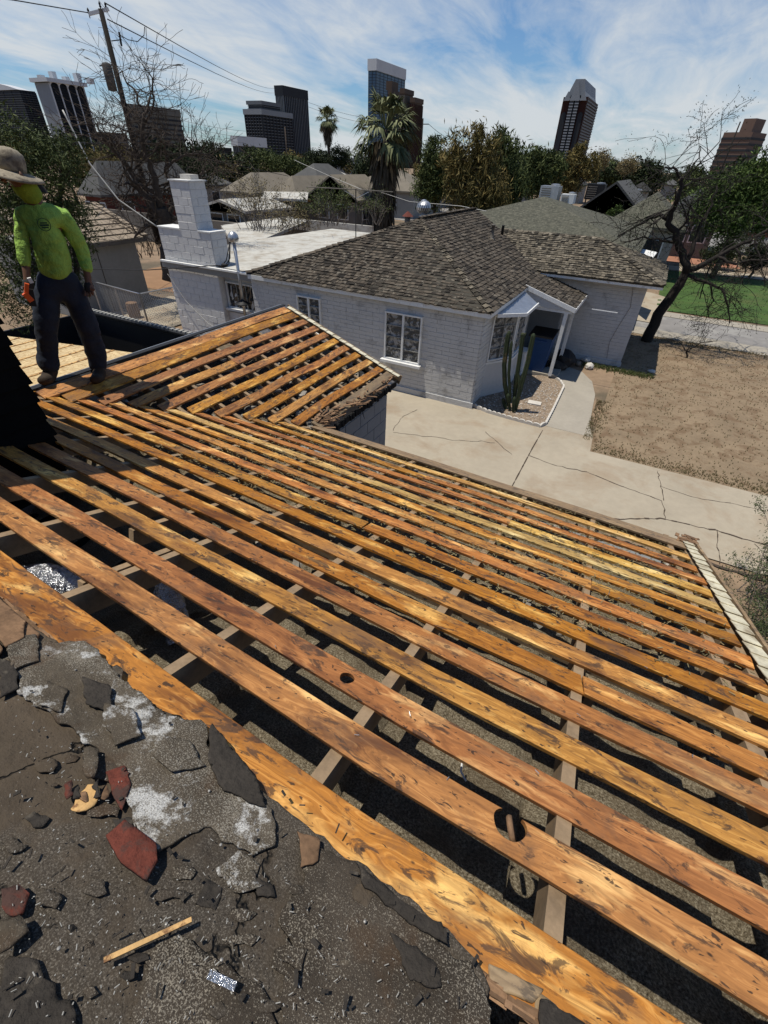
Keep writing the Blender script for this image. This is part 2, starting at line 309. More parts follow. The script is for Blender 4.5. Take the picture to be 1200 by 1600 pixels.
def felt_mat():
    m,t,b=base_mat('worn_roofing_felt',.85,.22)
    p=nn(t,'TexCoord').outputs['Object']
    n=noise_(t,p,2.2,7,.62,.3); f=noise_(t,p,38,4,.7)
    col=ramp_(t,n,[(.3,(.034,.026,.019)),(.5,(.062,.047,.032)),(.7,(.100,.076,.052))])
    col=mix_(t,math_(t,'MULTIPLY',ramp_(t,f,[(.4,0),(.7,1)]),.35),col,(.085,.068,.05))
    sp=ramp_(t,noise_(t,p,260,2,.5),[(.70,0),(.74,1)]); msk=ramp_(t,noise_(t,p,3.4,5,.6),[(.44,0.02),(.66,.55)])
    col=mix_(t,math_(t,'MULTIPLY',sp,msk),col,(.42,.40,.36))
    vo=nn(t,'TexVoronoi',{'Vector':nn(t,'VectorMath',{0:p,1:nn(t,'VectorMath',{0:noise_(t,p,7,4,.6,0,1),'Scale':.22},operation='SCALE').outputs[0]},operation='ADD').outputs[0],'Scale':2.1},feature='DISTANCE_TO_EDGE').outputs[0]
    cr=math_(t,'MULTIPLY',ramp_(t,vo,[(.0,1),(.012,0)]),ramp_(t,noise_(t,p,2.7,3,.5),[(.48,0),(.56,1)])); col=mix_(t,cr,col,(.008,.007,.006))
    gm_=ramp_(t,noise_(t,p,1.5,7,.68,.5),[(.50,0),(.56,1)]); gg=ramp_(t,noise_(t,p,300,3,.7),[(.44,(.030,.026,.021)),(.56,(.075,.066,.054)),(.64,(.20,.18,.15))]); col=mix_(t,math_(t,'MULTIPLY',gm_,.6),col,gg)
    t.links.new(col,b.inputs['Base Color'])
    h=math_(t,'ADD',math_(t,'ADD',math_(t,'MULTIPLY',noise_(t,p,120,4,.7),.25),math_(t,'MULTIPLY',noise_(t,p,14,5,.6),1.)),math_(t,'MULTIPLY',cr,-1.5)); bump_(t,b,h,.9,.016)
    return m
def granule_mat(name,dark,light,amt,patch):
    m,t,b=base_mat(name,.95,.15)
    p=nn(t,'TexCoord').outputs['Object']
    g=noise_(t,p,330,3,.7); n=noise_(t,p,6,6,.65,.3)
    base=mix_(t,ramp_(t,n,[(.35,0),(.65,1)]),dark,[c*1.9 for c in dark])
    thr=math_(t,'ADD',g,math_(t,'MULTIPLY',math_(t,'SUBTRACT',noise_(t,p,3.2,5,.6,.4),.5),.55))
    col=mix_(t,ramp_(t,thr,[(amt,0),(amt+.05,.9)]),base,light)
    wh=ramp_(t,noise_(t,p,6.5,8,.75,.1),[(patch-.09,0),(patch-.03,.8)]); col=mix_(t,math_(t,'MULTIPLY',wh,ramp_(t,g,[(.38,.25),(.52,1)])),col,(.62,.62,.60))
    rb=ramp_(t,noise_(t,p,4.5,4,.6,.2),[(.56,0),(.64,.5)]); col=mix_(t,rb,col,(.075,.045,.025))
    t.links.new(col,b.inputs['Base Color']); bump_(t,b,math_(t,'ADD',math_(t,'MULTIPLY',g,.35),noise_(t,p,45,6,.7)),1.,.010)
    return m
M_['felt']=felt_mat()
M_['gran']=granule_mat('mineral_granule_roofing',(.062,.051,.038),(.28,.255,.21),.54,.63)
M_['gran2']=granule_mat('brown_granule_roofing',(.042,.034,.026),(.27,.24,.19),.54,.70)
M_['tar']=flat('torn_dark_tar_paper',(.030,.025,.020),.85,.5,9,.9,45,.012,stain_or_shade=(.10,.085,.065),stsc=14,stl=(.56,.66))
M_['nailhead']=flat('bright_nail_disc',(.28,.27,.25),.5,.2,9,0,metal=.4)
def insul_mat():
    m,t,b=base_mat('blown_loose_insulation',.98,.05); p=nn(t,'NewGeometry').outputs['Position']
    g=noise_(t,p,130,5,.75); n=noise_(t,p,5,5,.6)
    col=ramp_(t,g,[(.34,(.06,.048,.030)),(.5,(.225,.185,.125)),(.66,(.52,.46,.34))])
    col=mix_(t,ramp_(t,n,[(.45,0),(.65,.6)]),col,(.15,.115,.075))
    t.links.new(col,b.inputs['Base Color']); bump_(t,b,g,1.,.02); return m
M_['insul']=insul_mat()
def leafm(name,c,c2):
    m,t,b=base_mat(name,.75,.2); r=nn(t,'NewGeometry').outputs['Random Per Island']; n=noise_(t,nn(t,'NewGeometry').outputs['Position'],.9,3,.5)
    f=math_(t,'ADD',math_(t,'MULTIPLY',r,.5),math_(t,'MULTIPLY',n,.6)); t.links.new(mix_(t,ramp_(t,f,[(.3,0),(.8,1)]),c,c2),b.inputs['Base Color'])
    return m
M_['leafg']=leafm('olive_green_leaves',(.022,.036,.010),(.095,.115,.034))
M_['leafb']=leafm('bright_green_leaves',(.018,.036,.007),(.080,.120,.026))
M_['leafd']=leafm('dark_green_leaves',(.008,.015,.005),(.030,.042,.013))
M_['leafy']=leafm('yellow_brown_leaves',(.046,.046,.012),(.20,.15,.05))
M_['palmg']=leafm('palm_frond_green',(.05,.065,.025),(.19,.20,.10))
M_['palmd']=leafm('dead_palm_skirt',(.035,.028,.018),(.115,.092,.06))
M_['creo']=leafm('creosote_leaves',(.02,.035,.012),(.08,.10,.04))
M_['weed']=leafm('dry_weeds',(.10,.085,.04),(.26,.21,.11))
# ================================================================== SETTING
def sheet(name,pts,z,m):
    o=mesh_obj(name,[(p[0],p[1],z) for p in pts],[tuple(range(len(pts)))],m); return struct(o)
sheet('ground',[(-2500,-2500),(2500,-2500),(2500,2500),(-2500,2500)],-.012,M_['dirt2'])
# front yard dirt with bumps
grid_obj('front_yard_dirt',.1,9,9.9,20.6,150,170,lambda X,Y:-.002+.010*vnoise(X,Y,1.2,3),M_['dirt'])['kind']='structure'
drv=[(-9,7.15),(14,7.35),(14,9.93),(.14,9.90),(.10,10.62),(-.98,10.62),(-2.9,10.62),(-9,10.5)]
sheet('driveway',drv,.012,M_['concrete'])
wk=[(-.98,10.62),(.10,10.62)]+[tuple(gz(x,y)[:2]) for x,y in ((912,690),(918,650),(929,610),(921,592),(905,583),(880,578),(862,575))]+[(-1.9,14.9),(-1.75,13.9),(-1.1,13.4),(-1.1,10.62)]
wk=[(-1.08,10.62),(.10,10.62),(-.06,11.2),(-.13,12.2),(-.2,13.3),(-.42,14.3),(-.8,14.95),(-1.5,15.3),(-1.5,13.7),(-1.12,13.3)]
sheet('walkway',wk,.016,M_['concrete2'])
pat=[(-3.1,13.9),(-1.4,13.9),(-1.4,16),(-3.1,16)]
struct(MB().prism([(x,y,.10) for x,y in pat],.12).build('porch_slab',M_['concrete2']))
def gsheet(name,px,z,m): return sheet(name,[tuple(gz(x,y)[:2]) for x,y in px],z,m)
sheet('alley_pavement',[(-.6,20.7),(1,21.3),(8,21.3),(30,21.6),(30,25.4),(8,24.9),(1.3,24.8),(-1,24.6)],.004,M_['asphalt'])
sheet('sidewalk_strip',[(.3,24.1),(8,23.7),(30,24),(30,25),(8,24.6),(.3,25.0)],.02,M_['concrete2'])
sheet('near_curb_strip',[(-.2,20.6),(8,20.1),(30,20.4),(30,21.5),(8,21.2),(0,21.6)],.010,M_['concrete2'])
grid_obj('lawn',.9,26,25.2,37,90,60,lambda X,Y:.02+.02*vnoise(X,Y,3,5),M_['lawn'])['kind']='structure'
sheet('curved_path',[tuple(gz(x,y)[:2]) for x,y in ((1015,505),(1040,489),(1048,478),(1040,465),(1018,458),(1000,455),(990,500))],.024,M_['concrete'])
sheet('street',[(-30,52),(60,44),(60,60),(-30,72)],.006,M_['asphalt'])
sheet('street_walk',[(-2,37.3),(40,37.3),(40,39.2),(-2,39.2)],.02,M_['concrete'])
sheet('red_gravel_bed',[(-3,41),(5.5,41),(5.2,47),(-3,47)],.015,M_['orangeground'])
sheet('backyard_slab',[(-18,11.2),(-14.6,11.2),(-14.8,14.8),(-18.3,14.4)],.03,M_['concrete'])
sheet('dry_side_yard',[(-24,14.9),(-15,15),(-14.2,20),(-24,22)],.0,flat('orange_dirt',(.24,.14,.075),.98,.2,1.5,.5,9,world=True))
# ================================================================== STRIPPED HOUSE (ours)
house=thing('stripped_house','house with its roof stripped to amber skip boards over open rafters','house')
def bv(x,v):
    return v-.06*(x+.3) if x<-.3 else v-.027*v*(x+.3)
def xr(v): return 1.14-.035*v
def xl(v): return -4.84+(v-1.92)*.985 if v>1.92 else -5.4
def board(name,path,w,th,m,parent,along='x',hole=None,seed=0,jag=.0025,cut=0.):
    """path: list of (s,c) = position along / centre across ; placed by surf()"""
    r=random.Random(seed); V=[];F=[]
    n=len(path); ph=r.random()*9
    for i,(s,c) in enumerate(path):
        a=c-w/2+jag*math.sin(i*1.7+ph)*r.random(); b=c+w/2+jag*math.cos(i*1.3+ph)*r.random()
        if cut: 
            pass
        V.append((s,a,b,.0025*math.sin(i*.9+ph)))
    return V
def lay_board(name,cs,w,th,surf,m,parent,along,seed,split=()):
    """cs: list of (s,c): centre line. Object origin at the start so the grain runs along local x."""
    V=board(name,cs,w,th,m,parent,along,seed=seed)
    P=[];F=[]
    rr=random.Random(seed*3+1); warp=rr.uniform(-.004,.004); tilt=rr.uniform(-.02,.02); ends=[(rr.uniform(-.012,.012),rr.uniform(-.012,.012)) for _ in range(2)]
    n=len(V)
    s0=V[0][0]; c0=(V[0][1]+V[0][2])/2
    for i,(s,a,b,dz) in enumerate(V):
        e=0
        if i==0: e=1
        for k,c in enumerate((a,b)):
            ss=s+(ends[0][k] if i==0 else ends[1][k] if i==n-1 else 0)
            z=surf(ss,c)+dz+warp*math.sin(ss*2.1+seed)+tilt*(c-c0)
            x,y=(ss,c) if along=='x' else (c,ss)
            P.append((x,y,z)); P.append((x,y,z-th))
    # local frame
    if along=='x':
        o=Vector(P[0]); L=[Vector(p)-o for p in P]; rot=None
    else:
        o=Vector(P[0]); L=[Vector((p[1]-o.y,-(p[0]-o.x),p[2]-o.z)) for p in P]; rot=(0,0,math.pi/2)
    for i in range(n-1):
        q=4*i
        top=(q,q+4,q+6,q+2); 
        F+= [top,(q+1,q+3,q+7,q+5),(q,q+1,q+5,q+4),(q+2,q+6,q+7,q+3)]
    F+=[(0,2,3,1),(4*n-4,4*n-3,4*n-1,4*n-2)]
    me=bpy.data.meshes.new(name)
    if along=='y':
        # mapped (y,-x): orientation preserved by rotation of +90deg
        pass
    me.from_pydata([tuple(p) for p in L],[],F); me.materials.append(m); me.update()
    ob=bpy.data.objects.new(name,me); COL.objects.link(ob); ob.location=o
    if rot: ob.rotation_euler=rot
    ob.parent=parent
    bv_=ob.modifiers.new('b','BEVEL'); bv_.width=.0018; bv_.segments=1; bv_.limit_method='ANGLE'
    return ob
TOPS=[.345,.555,.743,.937,1.125,1.292,1.468,1.67,1.868,2.067,2.262,2.452,2.645,2.84,3.035,3.255,3.50,3.844]
def holed_board(me_obj,cx,cy,rx,ry):
    """cut a knothole through a board with a boolean on a tapered plug"""
    c=MB().lathe((0,0,0),[(1,-.2),(1,.2)],28).v
    k=MB(); k.lathe((cx,cy,mz(cy)),[(1,-.2),(1,.2)],26)
    k.v=[(cx+(x-cx)*rx*(1+.06*math.sin(3*math.atan2(y-cy,x-cx))),cy+(y-cy)*ry,z) for x,y,z in k.v]
    cut=k.build('cutter',None); 
    md=me_obj.modifiers.new('k','BOOLEAN'); md.operation='DIFFERENCE'; md.object=cut; md.solver='EXACT'
    bpy.context.view_layer.update(); dg=bpy.context.evaluated_depsgraph_get(); nm=bpy.data.meshes.new_from_object(me_obj.evaluated_get(dg))
    me_obj.modifiers.clear(); me_obj.data=nm; bpy.data.objects.remove(cut)
surfm=lambda s,c:mz(c)
hk=gm(796,1290); hk2=gm(543,1058)
for i,tp in enumerate(TOPS):
    w=.108 if i not in (0,17) else (.135 if i==0 else .20)
    if i>13 and i<17: w=.10
    c=tp-w/2; a=xl(tp); b=xr(tp)
    if i>6 and i<17: b-=.03
    pieces=[(a,b)]
    if i in (8,12,15): j=random.uniform(-2.3,-1.0); pieces=[(a,j-.004),(j+.004,b)]
    if i in (5,10,13): j=random.choice((-.32,.29)); pieces=[(a,j-.003),(j+.003,b)]
    for k,(p,q) in enumerate(pieces):
        n=max(4,int((q-p)/.22)); cs=[(p+(q-p)*t/(n),bv(p+(q-p)*t/n,c)) for t in range(n+1)]
        m=M_['wood']
        if (i,k) in ((13,1),(16,0)) or i==16 or (i==12): m=M_['woodpale']
        if i==17: m=M_['woodgrey']
        if i in (0,3): m=M_['woodtar']
        ob=lay_board('skip_board',cs,w,.021,surfm,m,house,'x',seed=i*7+k)
        if i==1: holed_board(ob,hk.x,hk.y,.043,.040); ob['label']='near skip board with a large open knothole'
        if i==2: holed_board(ob,hk2.x,hk2.y-.004,.026,.024)
        if i==0: ob['label']='wide tar stained board along the felt edge'
        if i==17: ob['label']='weathered grey eave board'
# loose knot plug in the hole
kp=MB().lathe((0,0,0),[(.030,-.006),(.034,0),(.032,.008)],18)
o=kp.build('loose_knot',M_['darkwood'],house,True); o.location=hk+Vector((.006,-.002,-.012)); o.rotation_euler=(0,R_(72),R_(25)); o.scale=(1,.95,1)
# blocking joints: short second layers left of the near boards
for (x0,x1,c,w,sd) in ((-4.9,-3.7,1.55,.10,3),(-5.2,-3.2,1.38,.11,4)):
    pass
# rafters
def rafter(a,b,w,h,parent,name='rafter'):
    return MB().bar(a,b,w,h,(0,0,1)).build(name,M_['rafter'],parent)
RX=[-4.60,-3.99,-3.38,-2.77,-2.16,-1.55,-.955,-.35,.27,.88]
for x in RX:
    v1=3.80 if x>-2.9 else max(2.0,(x+4.84)/.985+1.92)
    rafter((x,-1.2,mz(-1.2,-.021-.058)),(x,v1,mz(v1,-.021-.058)),.040,.115,house)
rafter((1.07,-1.2,mz(-1.2,-.08)),(1.0,3.8,mz(3.8,-.08)),.04,.115,house)
# doubled stub rafters and a cross tie seen through the gaps
for x,v0,v1 in ((-1.62,.5,1.05),(-1.90,.9,1.6),(-.99,.3,.36),(.33,1.2,1.3)):
    rafter((x,v0,mz(v0,-.085)),(x,v1,mz(v1,-.085)),.035,.10,house,'sister_rafter')
rafter((-3.0,1.62,mz(1.62,-.12)),(1.0,1.50,mz(1.5,-.13)),.04,.09,house,'purlin')
# wing rafters
for y in np.arange(2.5,5.8,.40):
    x0=-4.8; x1=min(-2.9,-4.84+ (y-1.92)*1.0)
    if x1-x0>.2: rafter((x0,y,wz(x0,-.08)),(x1,y,wz(x1,-.08)),.040,.11,house)
rafter((-4.82,1.9,3.03),(-4.82,5.85,3.03),.04,.14,house,'ridge_beam')
rafter((-4.84,1.92,mz(1.92,-.09)),(-2.87,3.93,mz(3.93,-.09)),.045,.13,house,'valley_rafter')
surfw=lambda s,c:wz(c)
WT=[-4.84+.0,-4.70,-4.50,-4.31,-4.12,-3.93,-3.74,-3.55,-3.36,-3.17]
for i,x in enumerate(WT):
    w=.125 if i<2 else .105; cx=x+w/2+.012; y0=1.92+(cx+4.84)*1.02+.02; y1=5.83-random.uniform(0,.02)
    n=8; r_=random.Random(i)
    pc=[(y0,y1)]
    if i in (3,6): j=r_.uniform(3.8,4.8); pc=[(y0,j-.004),(j+.004,y1)]
    for k,(p,q) in enumerate(pc):
        lay_board('skip_board',[(p+(q-p)*t/n,cx+.012*math.sin(t*.7+i)) for t in range(n+1)],w,.021,surfw,M_['wood'] if i!=4 else M_['wood'],house,'y',seed=100+i*3+k)
ob=lay_board('skip_board',[(3.9+(5.85-3.9)*t/6,-2.93) for t in range(7)],.13,.022,surfw,M_['woodgrey'],house,'y',seed=170); ob['label']='rotten grey eave board of the small wing'
# rake and eave metal : overlapping short flashing pieces
def flashing(a,b,n,w,name,parent,side,m,lift=.012,seed=1):
    a=Vector(a);b=Vector(b);d=(b-a)/n; r=random.Random(seed); y=Vector(side).normalized()
    up=d.cross(y).normalized(); up=up if up.z>0 else -up
    me=None
    for i in range(n):
        p=a+d*i; L=d*1.10; wi=w*r.uniform(.85,1.05)
        t0=up*(lift+.010); t1=up*(lift+r.uniform(-.002,.004))
        pts=[p+t1,p+y*wi+t1,p+y*wi+L+t0,p+L+t0]
        mb=MB(); mb.prism(pts,.004,up)
        mb.quad(pts[1],pts[1]-up*.05,pts[2]-up*.05,pts[2])
        mb.build(name,m,parent)
flashing((xr(3.8)-.03,3.72,mz(3.72)),(xr(.3)-.03,.3,mz(.3)),32,.085,'rake_flashing',house,(1,0,0),M_['metalw'],seed=4)
MB().bar((xr(3.8)+.075,3.75,mz(3.75,-.05)),(xr(0)+.075,0,mz(0,-.05)),.02,.14).build('rake_board',M_['woodgrey'],house)
flashing((-4.80,5.84,wz(-4.80)),(-2.82,5.84,wz(-2.82)),17,.075,'rake_flashing',house,(0,1,0),M_['metalw'],seed=9)
MB().bar((-4.86,5.93,wz(-4.86,-.06)),(-2.8,5.93,wz(-2.8,-.06)),.02,.14).build('rake_board',M_['woodgrey'],house)
MB().bar((-4.90,1.6,3.168),(-4.90,5.9,3.168),.07,.012).build('ridge_drip_edge',M_['darkmetal'],house)
MB().bar((-4.945,1.6,3.155),(-4.945,5.9,3.155),.012,.04).build('ridge_drip_lip',M_['metal'],house)
MB().bar((xl(3.9),3.93,mz(3.93,-.09)),(1.05,3.70,mz(3.7,-.09)),.02,.12).build('eave_fascia',M_['woodgrey'],house)
# crumbling eave corner piece at the far right
r=random.Random(3); mb=MB()
for k in range(26):
    c=Vector((xr(3.7)-.05+r.uniform(-.02,.14),3.72+r.uniform(-.05,.06),mz(3.72,.01)+r.uniform(0,.02)))
    mb.box(c,(r.uniform(.03,.09),r.uniform(.01,.03),.008),rz=r.uniform(0,3))
mb.build('broken_shingle_corner',M_['darkwood'],house)
# insulation under the main slope
def insz(X,Y):
    z=3.85-T*Y-.40+.05*vnoise(X,Y,1.6,11)+.035*vnoise(X,Y,9,12,3)
    deep=1/(1+np.exp(-( -X-1.75-.25*np.sin(Y*3))*9))*1/(1+np.exp((Y-1.9)*6)); z=z-deep*.95
    bay=(np.mod(X-.27,.61)-.305); z=z-.05*(np.abs(bay)>.25)
    far=np.clip((Y-2.2)/1.4,0,1); z=z+far*.18
    return z
o=stuff(grid_obj('loose_insulation',-4.9,1.12,-.9,3.78,430,340,insz,M_['insul'],house,keep=lambda x,y:(y<1.92+(x+4.84)*1.02+.1)))
# dark attic enclosure so no light leaks
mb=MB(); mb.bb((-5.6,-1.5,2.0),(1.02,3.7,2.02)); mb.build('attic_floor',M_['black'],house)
def wzz(X,Y): return 2.46-T*(X+2.85)-.36+.05*vnoise(X,Y,3,21)+.04*vnoise(X,Y,10,22,3)
dk=flat('dusty_attic_debris',(.085,.072,.055),.95,.6,14,.8,40,.02,world=True)
stuff(grid_obj('attic_debris_layer',-4.82,-2.95,2.2,5.8,160,240,wzz,dk,house,keep=lambda x,y:(y>1.92+(x+4.84)*1.02)))
# debris chunks lying in the gaps
def chunks(n,fn,m,name,smin,smax,seed):
    r=random.Random(seed); mb=MB()
    for k in range(n):
        c,up=fn(r); s=r.uniform(smin,smax); pts=[]
        for q in range(8):
            pts.append(Vector(((q&1)-.5,((q>>1)&1)-.5,((q>>2)&1)-.5))+Vector((r.uniform(-.28,.28),r.uniform(-.28,.28),r.uniform(-.2,.2))))
        Rm=Matrix.Rotation(r.uniform(0,6.3),3,'Z')@Matrix.Rotation(r.uniform(-.5,.5),3,'X')
        mb.add([Rm@Vector((p.x*s*r.uniform(1,1.8),p.y*s,p.z*s*.5))+c for p in pts],[(0,2,3,1),(4,5,7,6),(0,1,5,4),(2,6,7,3),(0,4,6,2),(1,3,7,5)])
    return stuff(mb.build(name,m,house))
chm=flat('grey_plaster_chunks',(.22,.20,.17),.95,.4,20,.7,60,.01,island=.5)
chunks(420,lambda r:((lambda x,y:Vector((x,y,wz(x)-r.uniform(.03,.24))))(*( (lambda x:(x,r.uniform(1.92+(x+4.84)+.05,5.75)))(-4.75+1.8*r.random()**.6))),0),chm,'plaster_debris',.02,.065,5)
chunks(160,lambda r:((lambda x,y:Vector((x,y,mz(y)-r.uniform(.03,.26))))(r.uniform(-3.9,1.0),3.75-r.random()**1.4*2.4),0),chm,'roof_debris',.015,.05,6)
# needle / grit strips lying on far gaps and boards
mb=MB(); r=random.Random(8)
for k in range(2600):
    i=r.choice(range(7,17)); v=TOPS[i]+r.gauss(.02,.03); x=r.choice((-.6,.1,-1.8,.5,-2.4))+r.gauss(0,.35)
    if x>1.0 or x<xl(v)+.1: continue
    a=r.uniform(0,3.14); L=r.uniform(.008,.03); vv=bv(x,v)
    mb.bar((x,vv,mz(vv)+r.uniform(.001,.006)),(x+L*math.cos(a),vv+L*math.sin(a)*.6,mz(vv)+r.uniform(.002,.01)),.0035,.003)
stuff(mb.build('grit_and_splinters',M_['weed'],house))
# foil ducts
def duct(pts,rad,seed):
    r=random.Random(seed); P=[];n=40; pts=[Vector(p) for p in pts]
    path=[];rr=[]
    for i in range(n+1):
        t=i/n*(len(pts)-1); k=min(int(t),len(pts)-2); u=t-k; path.append(pts[k].lerp(pts[k+1],u)); rr.append(rad*(1+.05*(i%2)+r.uniform(-.05,.05)))
    mb=MB().tube(path,rr,18); mb.v=[tuple(Vector(p)+Vector((r.uniform(-1,1),r.uniform(-1,1),r.uniform(-1,1)))*.006) for p in mb.v]
    mb.build('foil_duct',M_['foil'],house,False)
pa=gm(68,905,-.26); duct([pa+Vector((-.25,-.20,-.05)),pa+Vector((0,0,0)),pa+Vector((.20,.12,-.08))],.075,1)
pb=gm(262,925,-.28); duct([pb+Vector((-.12,.16,.0)),pb,pb+Vector((.22,-.14,-.10))],.06,2)
pc=gw(455,640,-.10); duct([pc+Vector((-.02,-.12,0)),pc+Vector((.02,.10,0))],.05,3)
# walls
def block_wall(p0,ux,L,H,bw,bh,nrm,m,parent,name,keep=None,dep=.03,seed=0,z0=0.,gap=.008,single=False):
    """running-bond blocks on a backing; nrm outward"""
    r=random.Random(seed); p0=Vector(p0);ux=Vector(ux);nrm=Vector(nrm); mb=MB(); meshes=[]
    R=Matrix((ux,nrm,Vector((0,0,1)))).transposed()
    rows=int(H/bh)
    for j in range(rows):
        off=(j%2)*bw/2
        x=-off
        while x<L:
            a=max(x,0);b=min(x+bw,L)
            if b-a>.05:
                c=p0+ux*((a+b)/2)+Vector((0,0,z0+(j+.5)*bh))
                if keep is None or keep(c):
                    pr=r.uniform(-.004,.003) if not single else r.uniform(0,.008); s=(b-a-gap,dep,bh-gap)
                    if single:
                        q=MB().box((0,0,0),s); o=q.build(name,m,parent); o.location=c+nrm*(pr); o.rotation_euler=R.to_euler(); bv2=o.modifiers.new('b','BEVEL'); bv2.width=.006; bv2.segments=1
                    else: mb.box(c+nrm*pr,s,R=R)
            x+=bw
    if not single: return stuff(mb.build(name,m,parent))
mb=MB(); mb.bb((-2.98,3.7,0),(-2.922,5.70,2.40)); mb.bb((-4.85,5.66,0),(-2.98,5.70,2.4)); mb.bb((-2.9,3.5,0),(.95,3.54,2.4)); mb.bb((.91,-1.5,0),(.95,3.5,2.4)); mb.bb((-4.9,-1.5,0),(-4.86,5.7,2.4))
mb.build('wall',M_['greyblock'],house)
block_wall((-2.93,3.72,0),(0,1,0),2.0,2.3,.40,.20,(1,0,0),M_['greyblock'],house,'wall_block',seed=3,gap=.012)
# soffit gable piece
mb=MB(); mb.quad((-4.85,5.68,2.4),(-2.98,5.68,2.4),(-4.85,5.68,3.1)); mb.build('gable_end',M_['greyblock'],house)
# splintered eave shingles of the wing
r=random.Random(12)
mb=MB()
for k in range(150):
    y=3.95+1.85*r.random()**2.4; x=-2.86+r.gauss(0,.022)-(.12*r.random() if y<4.6 else 0); L=r.uniform(.05,.20); a=r.gauss(math.pi/2,.35)
    if r.random()<.3: a=r.uniform(0,3)
    p=Vector((x,y,wz(x)+r.uniform(-.03,.03))); q=p+Vector((L*math.cos(a),L*math.sin(a),r.uniform(-.03,.015)))
    if q.x>-2.72: continue
    mb.bar(p,q,r.uniform(.008,.035),.006)
stuff(mb.build('splintered_eave_shingles',M_['darkwood'],house))
mb=MB()
for k in range(60):
    y=3.9+1.9*k/60; mb.box((-2.80+r.uniform(-.01,.012),y,wz(-2.80)-.05-r.uniform(0,.025)),(.02,.034,.07+r.uniform(0,.03)),rz=0)
mb.build('drip_fringe',M_['black'],house)
MB().tube([(-2.79,4.75,2.40),(-2.785,4.77,2.3),(-2.78,4.80,2.22)],[.008,.006,.002],5).build('hanging_splinter',M_['black'],house)
# OSB deck on the far side of the wing ridge
def osz(x): return 3.145+.10*(x+4.9)
mb=MB()
for i in range(5):
    for j in range(3):
        x0=-4.97-1.22*i; x1=x0-1.21; y1=3.30-.02-(j*1.6); y0=y1-1.59
        MB().prism([(x1,y0,osz(x1)),(x0,y0,osz(x0)),(x0,y1,osz(x0)),(x1,y1,osz(x1))],.015).build('strand_board_panel',M_['osb'],house)
for i in range(14):
    x=-5.0-.42*i; MB().bar((x,-1,osz(x)+.006),(x,3.27,osz(x)+.006),.03,.006).build('deck_joint_strip',M_['splint'],house)
MB().bb((-11,-1.5,0),(-4.97,3.25,2.45)).build('rear_wall',M_['stuccod'],house)
# dark higher wall at left: lapped courses
dw=MB().bb((-6.3,-3.0,3.0),(-3.36,1.36,6.1)).build('upper_wall',M_['siding'],house)
for k in range(24):
    z=3.16+k*.125
    mm=MB(); e=.006*(k%3); mm.quad((-3.332+e*.5,-3,z),(-3.332+e*.5,1.388+e,z),(-3.345,1.375,z+.130),(-3.345,-3,z+.130)); mm.quad((-6.3,1.388+e,z),(-6.3,1.375,z+.130),(-3.345,1.375,z+.130),(-3.332+e*.5,1.388+e,z)); mm.quad((-3.36,-3,z),(-3.36,1.36,z),(-3.332+e*.5,1.388+e,z),(-3.332+e*.5,-3,z)); mm.build('siding_board',M_['siding'],house)
# ---------------- felt covered slope
FO=.020
FB=[(-60,905),(0,945),(60,985),(150,1040),(225,1090),(300,1128),(352,1165),(400,1230),(480,1290),(560,1345),(640,1400),(700,1450),(745,1500),(766,1545),(772,1640),(800,1800)]
fpoly=[tuple(gm(x,y,FO)[:2]) for x,y in FB]+[(.15,-1.6),(-3.2,-1.6),(-3.2,.5)]
def edge_noise(x,y,s,a,sd): return vnoise(x,y,s,sd,4)*a
def keepf(x,y): return inpoly(x+edge_noise(x,y,9,.03,31),y+edge_noise(x,y,9,.03,32),fpoly)
def fz(X,Y): return 3.85-T*Y+FO+.012*vnoise(X,Y,2.2,41)+.006*vnoise(X,Y,9,42,4)+.0025*vnoise(X,Y,45,43,3)
fo=poly_sheet('roofing_felt',[(max(x,-3.2),max(y,-1.2)) for x,y in fpoly],.008,fz,M_['felt'],house,.008,5,.02)
sd=fo.modifiers.new('s','SOLIDIFY'); sd.thickness=.010; sd.offset=-1
MB().quad((-3.3,-1.6,mz(-1.6,-.01)),(.02,-1.6,mz(-1.6,-.01)),(.02,.2,mz(.2,-.01)),(-3.3,.36,mz(.36,-.01))).build('felt_underlay',M_['under'],house)
def felt_piece(name,px,off,m,seed,label=None,amp=.010,th=.006,curl=.01,kind=None,step=.011):
    poly=[tuple(gm(x,y,FO+off)[:2]) for x,y in px]
    ob=poly_sheet(name,poly,min(step,.008),lambda X,Y:3.85-T*Y+FO+off+.012*vnoise(X,Y,2.2,41)+curl*vnoise(X,Y,4,seed,3)+.003*vnoise(X,Y,40,seed+1,3),m,house,amp*.55,seed,.012)
    s=ob.modifiers.new('s','SOLIDIFY'); s.thickness=th; s.offset=-1
    if label: ob['label']=label
    return ob
G1=[(60,1000),(130,1000),(200,1065),(255,1115),(320,1130),(340,1215),(425,1265),(430,1320),(395,1335),(330,1290),(300,1300),(250,1330),(215,1300),(200,1255),(190,1200),(150,1165),(100,1130),(30,1085),(25,1040)]
felt_piece('granule_sheet',G1,.014,M_['gran'],61,'cracked sheet of pale mineral granules',.014,.008,.012)
felt_piece('granule_sheet',[(470,1300),(560,1355),(640,1425),(720,1500),(760,1560),(758,1640),(600,1690),(480,1680),(440,1600),(455,1500),(440,1420),(480,1370)],.012,M_['gran2'],65,'brown granule sheet beside the wide board',.012,.007,.012)
felt_piece('granule_sheet',[(225,1500),(280,1460),(340,1500),(420,1560),(440,1640),(300,1720),(200,1650)],.010,M_['gran2'],69,None,.012,.006,.01)
felt_piece('granule_sheet',[(330,1130),(400,1215),(415,1260),(350,1235),(325,1180)],.022,M_['tar'],71,'dark torn tar paper tongue',.008,.006,.012)
felt_piece('granule_sheet',[(0,1490),(60,1500),(110,1560),(120,1640),(0,1650)],.012,M_['tar'],73,None,.012,.008,.02)
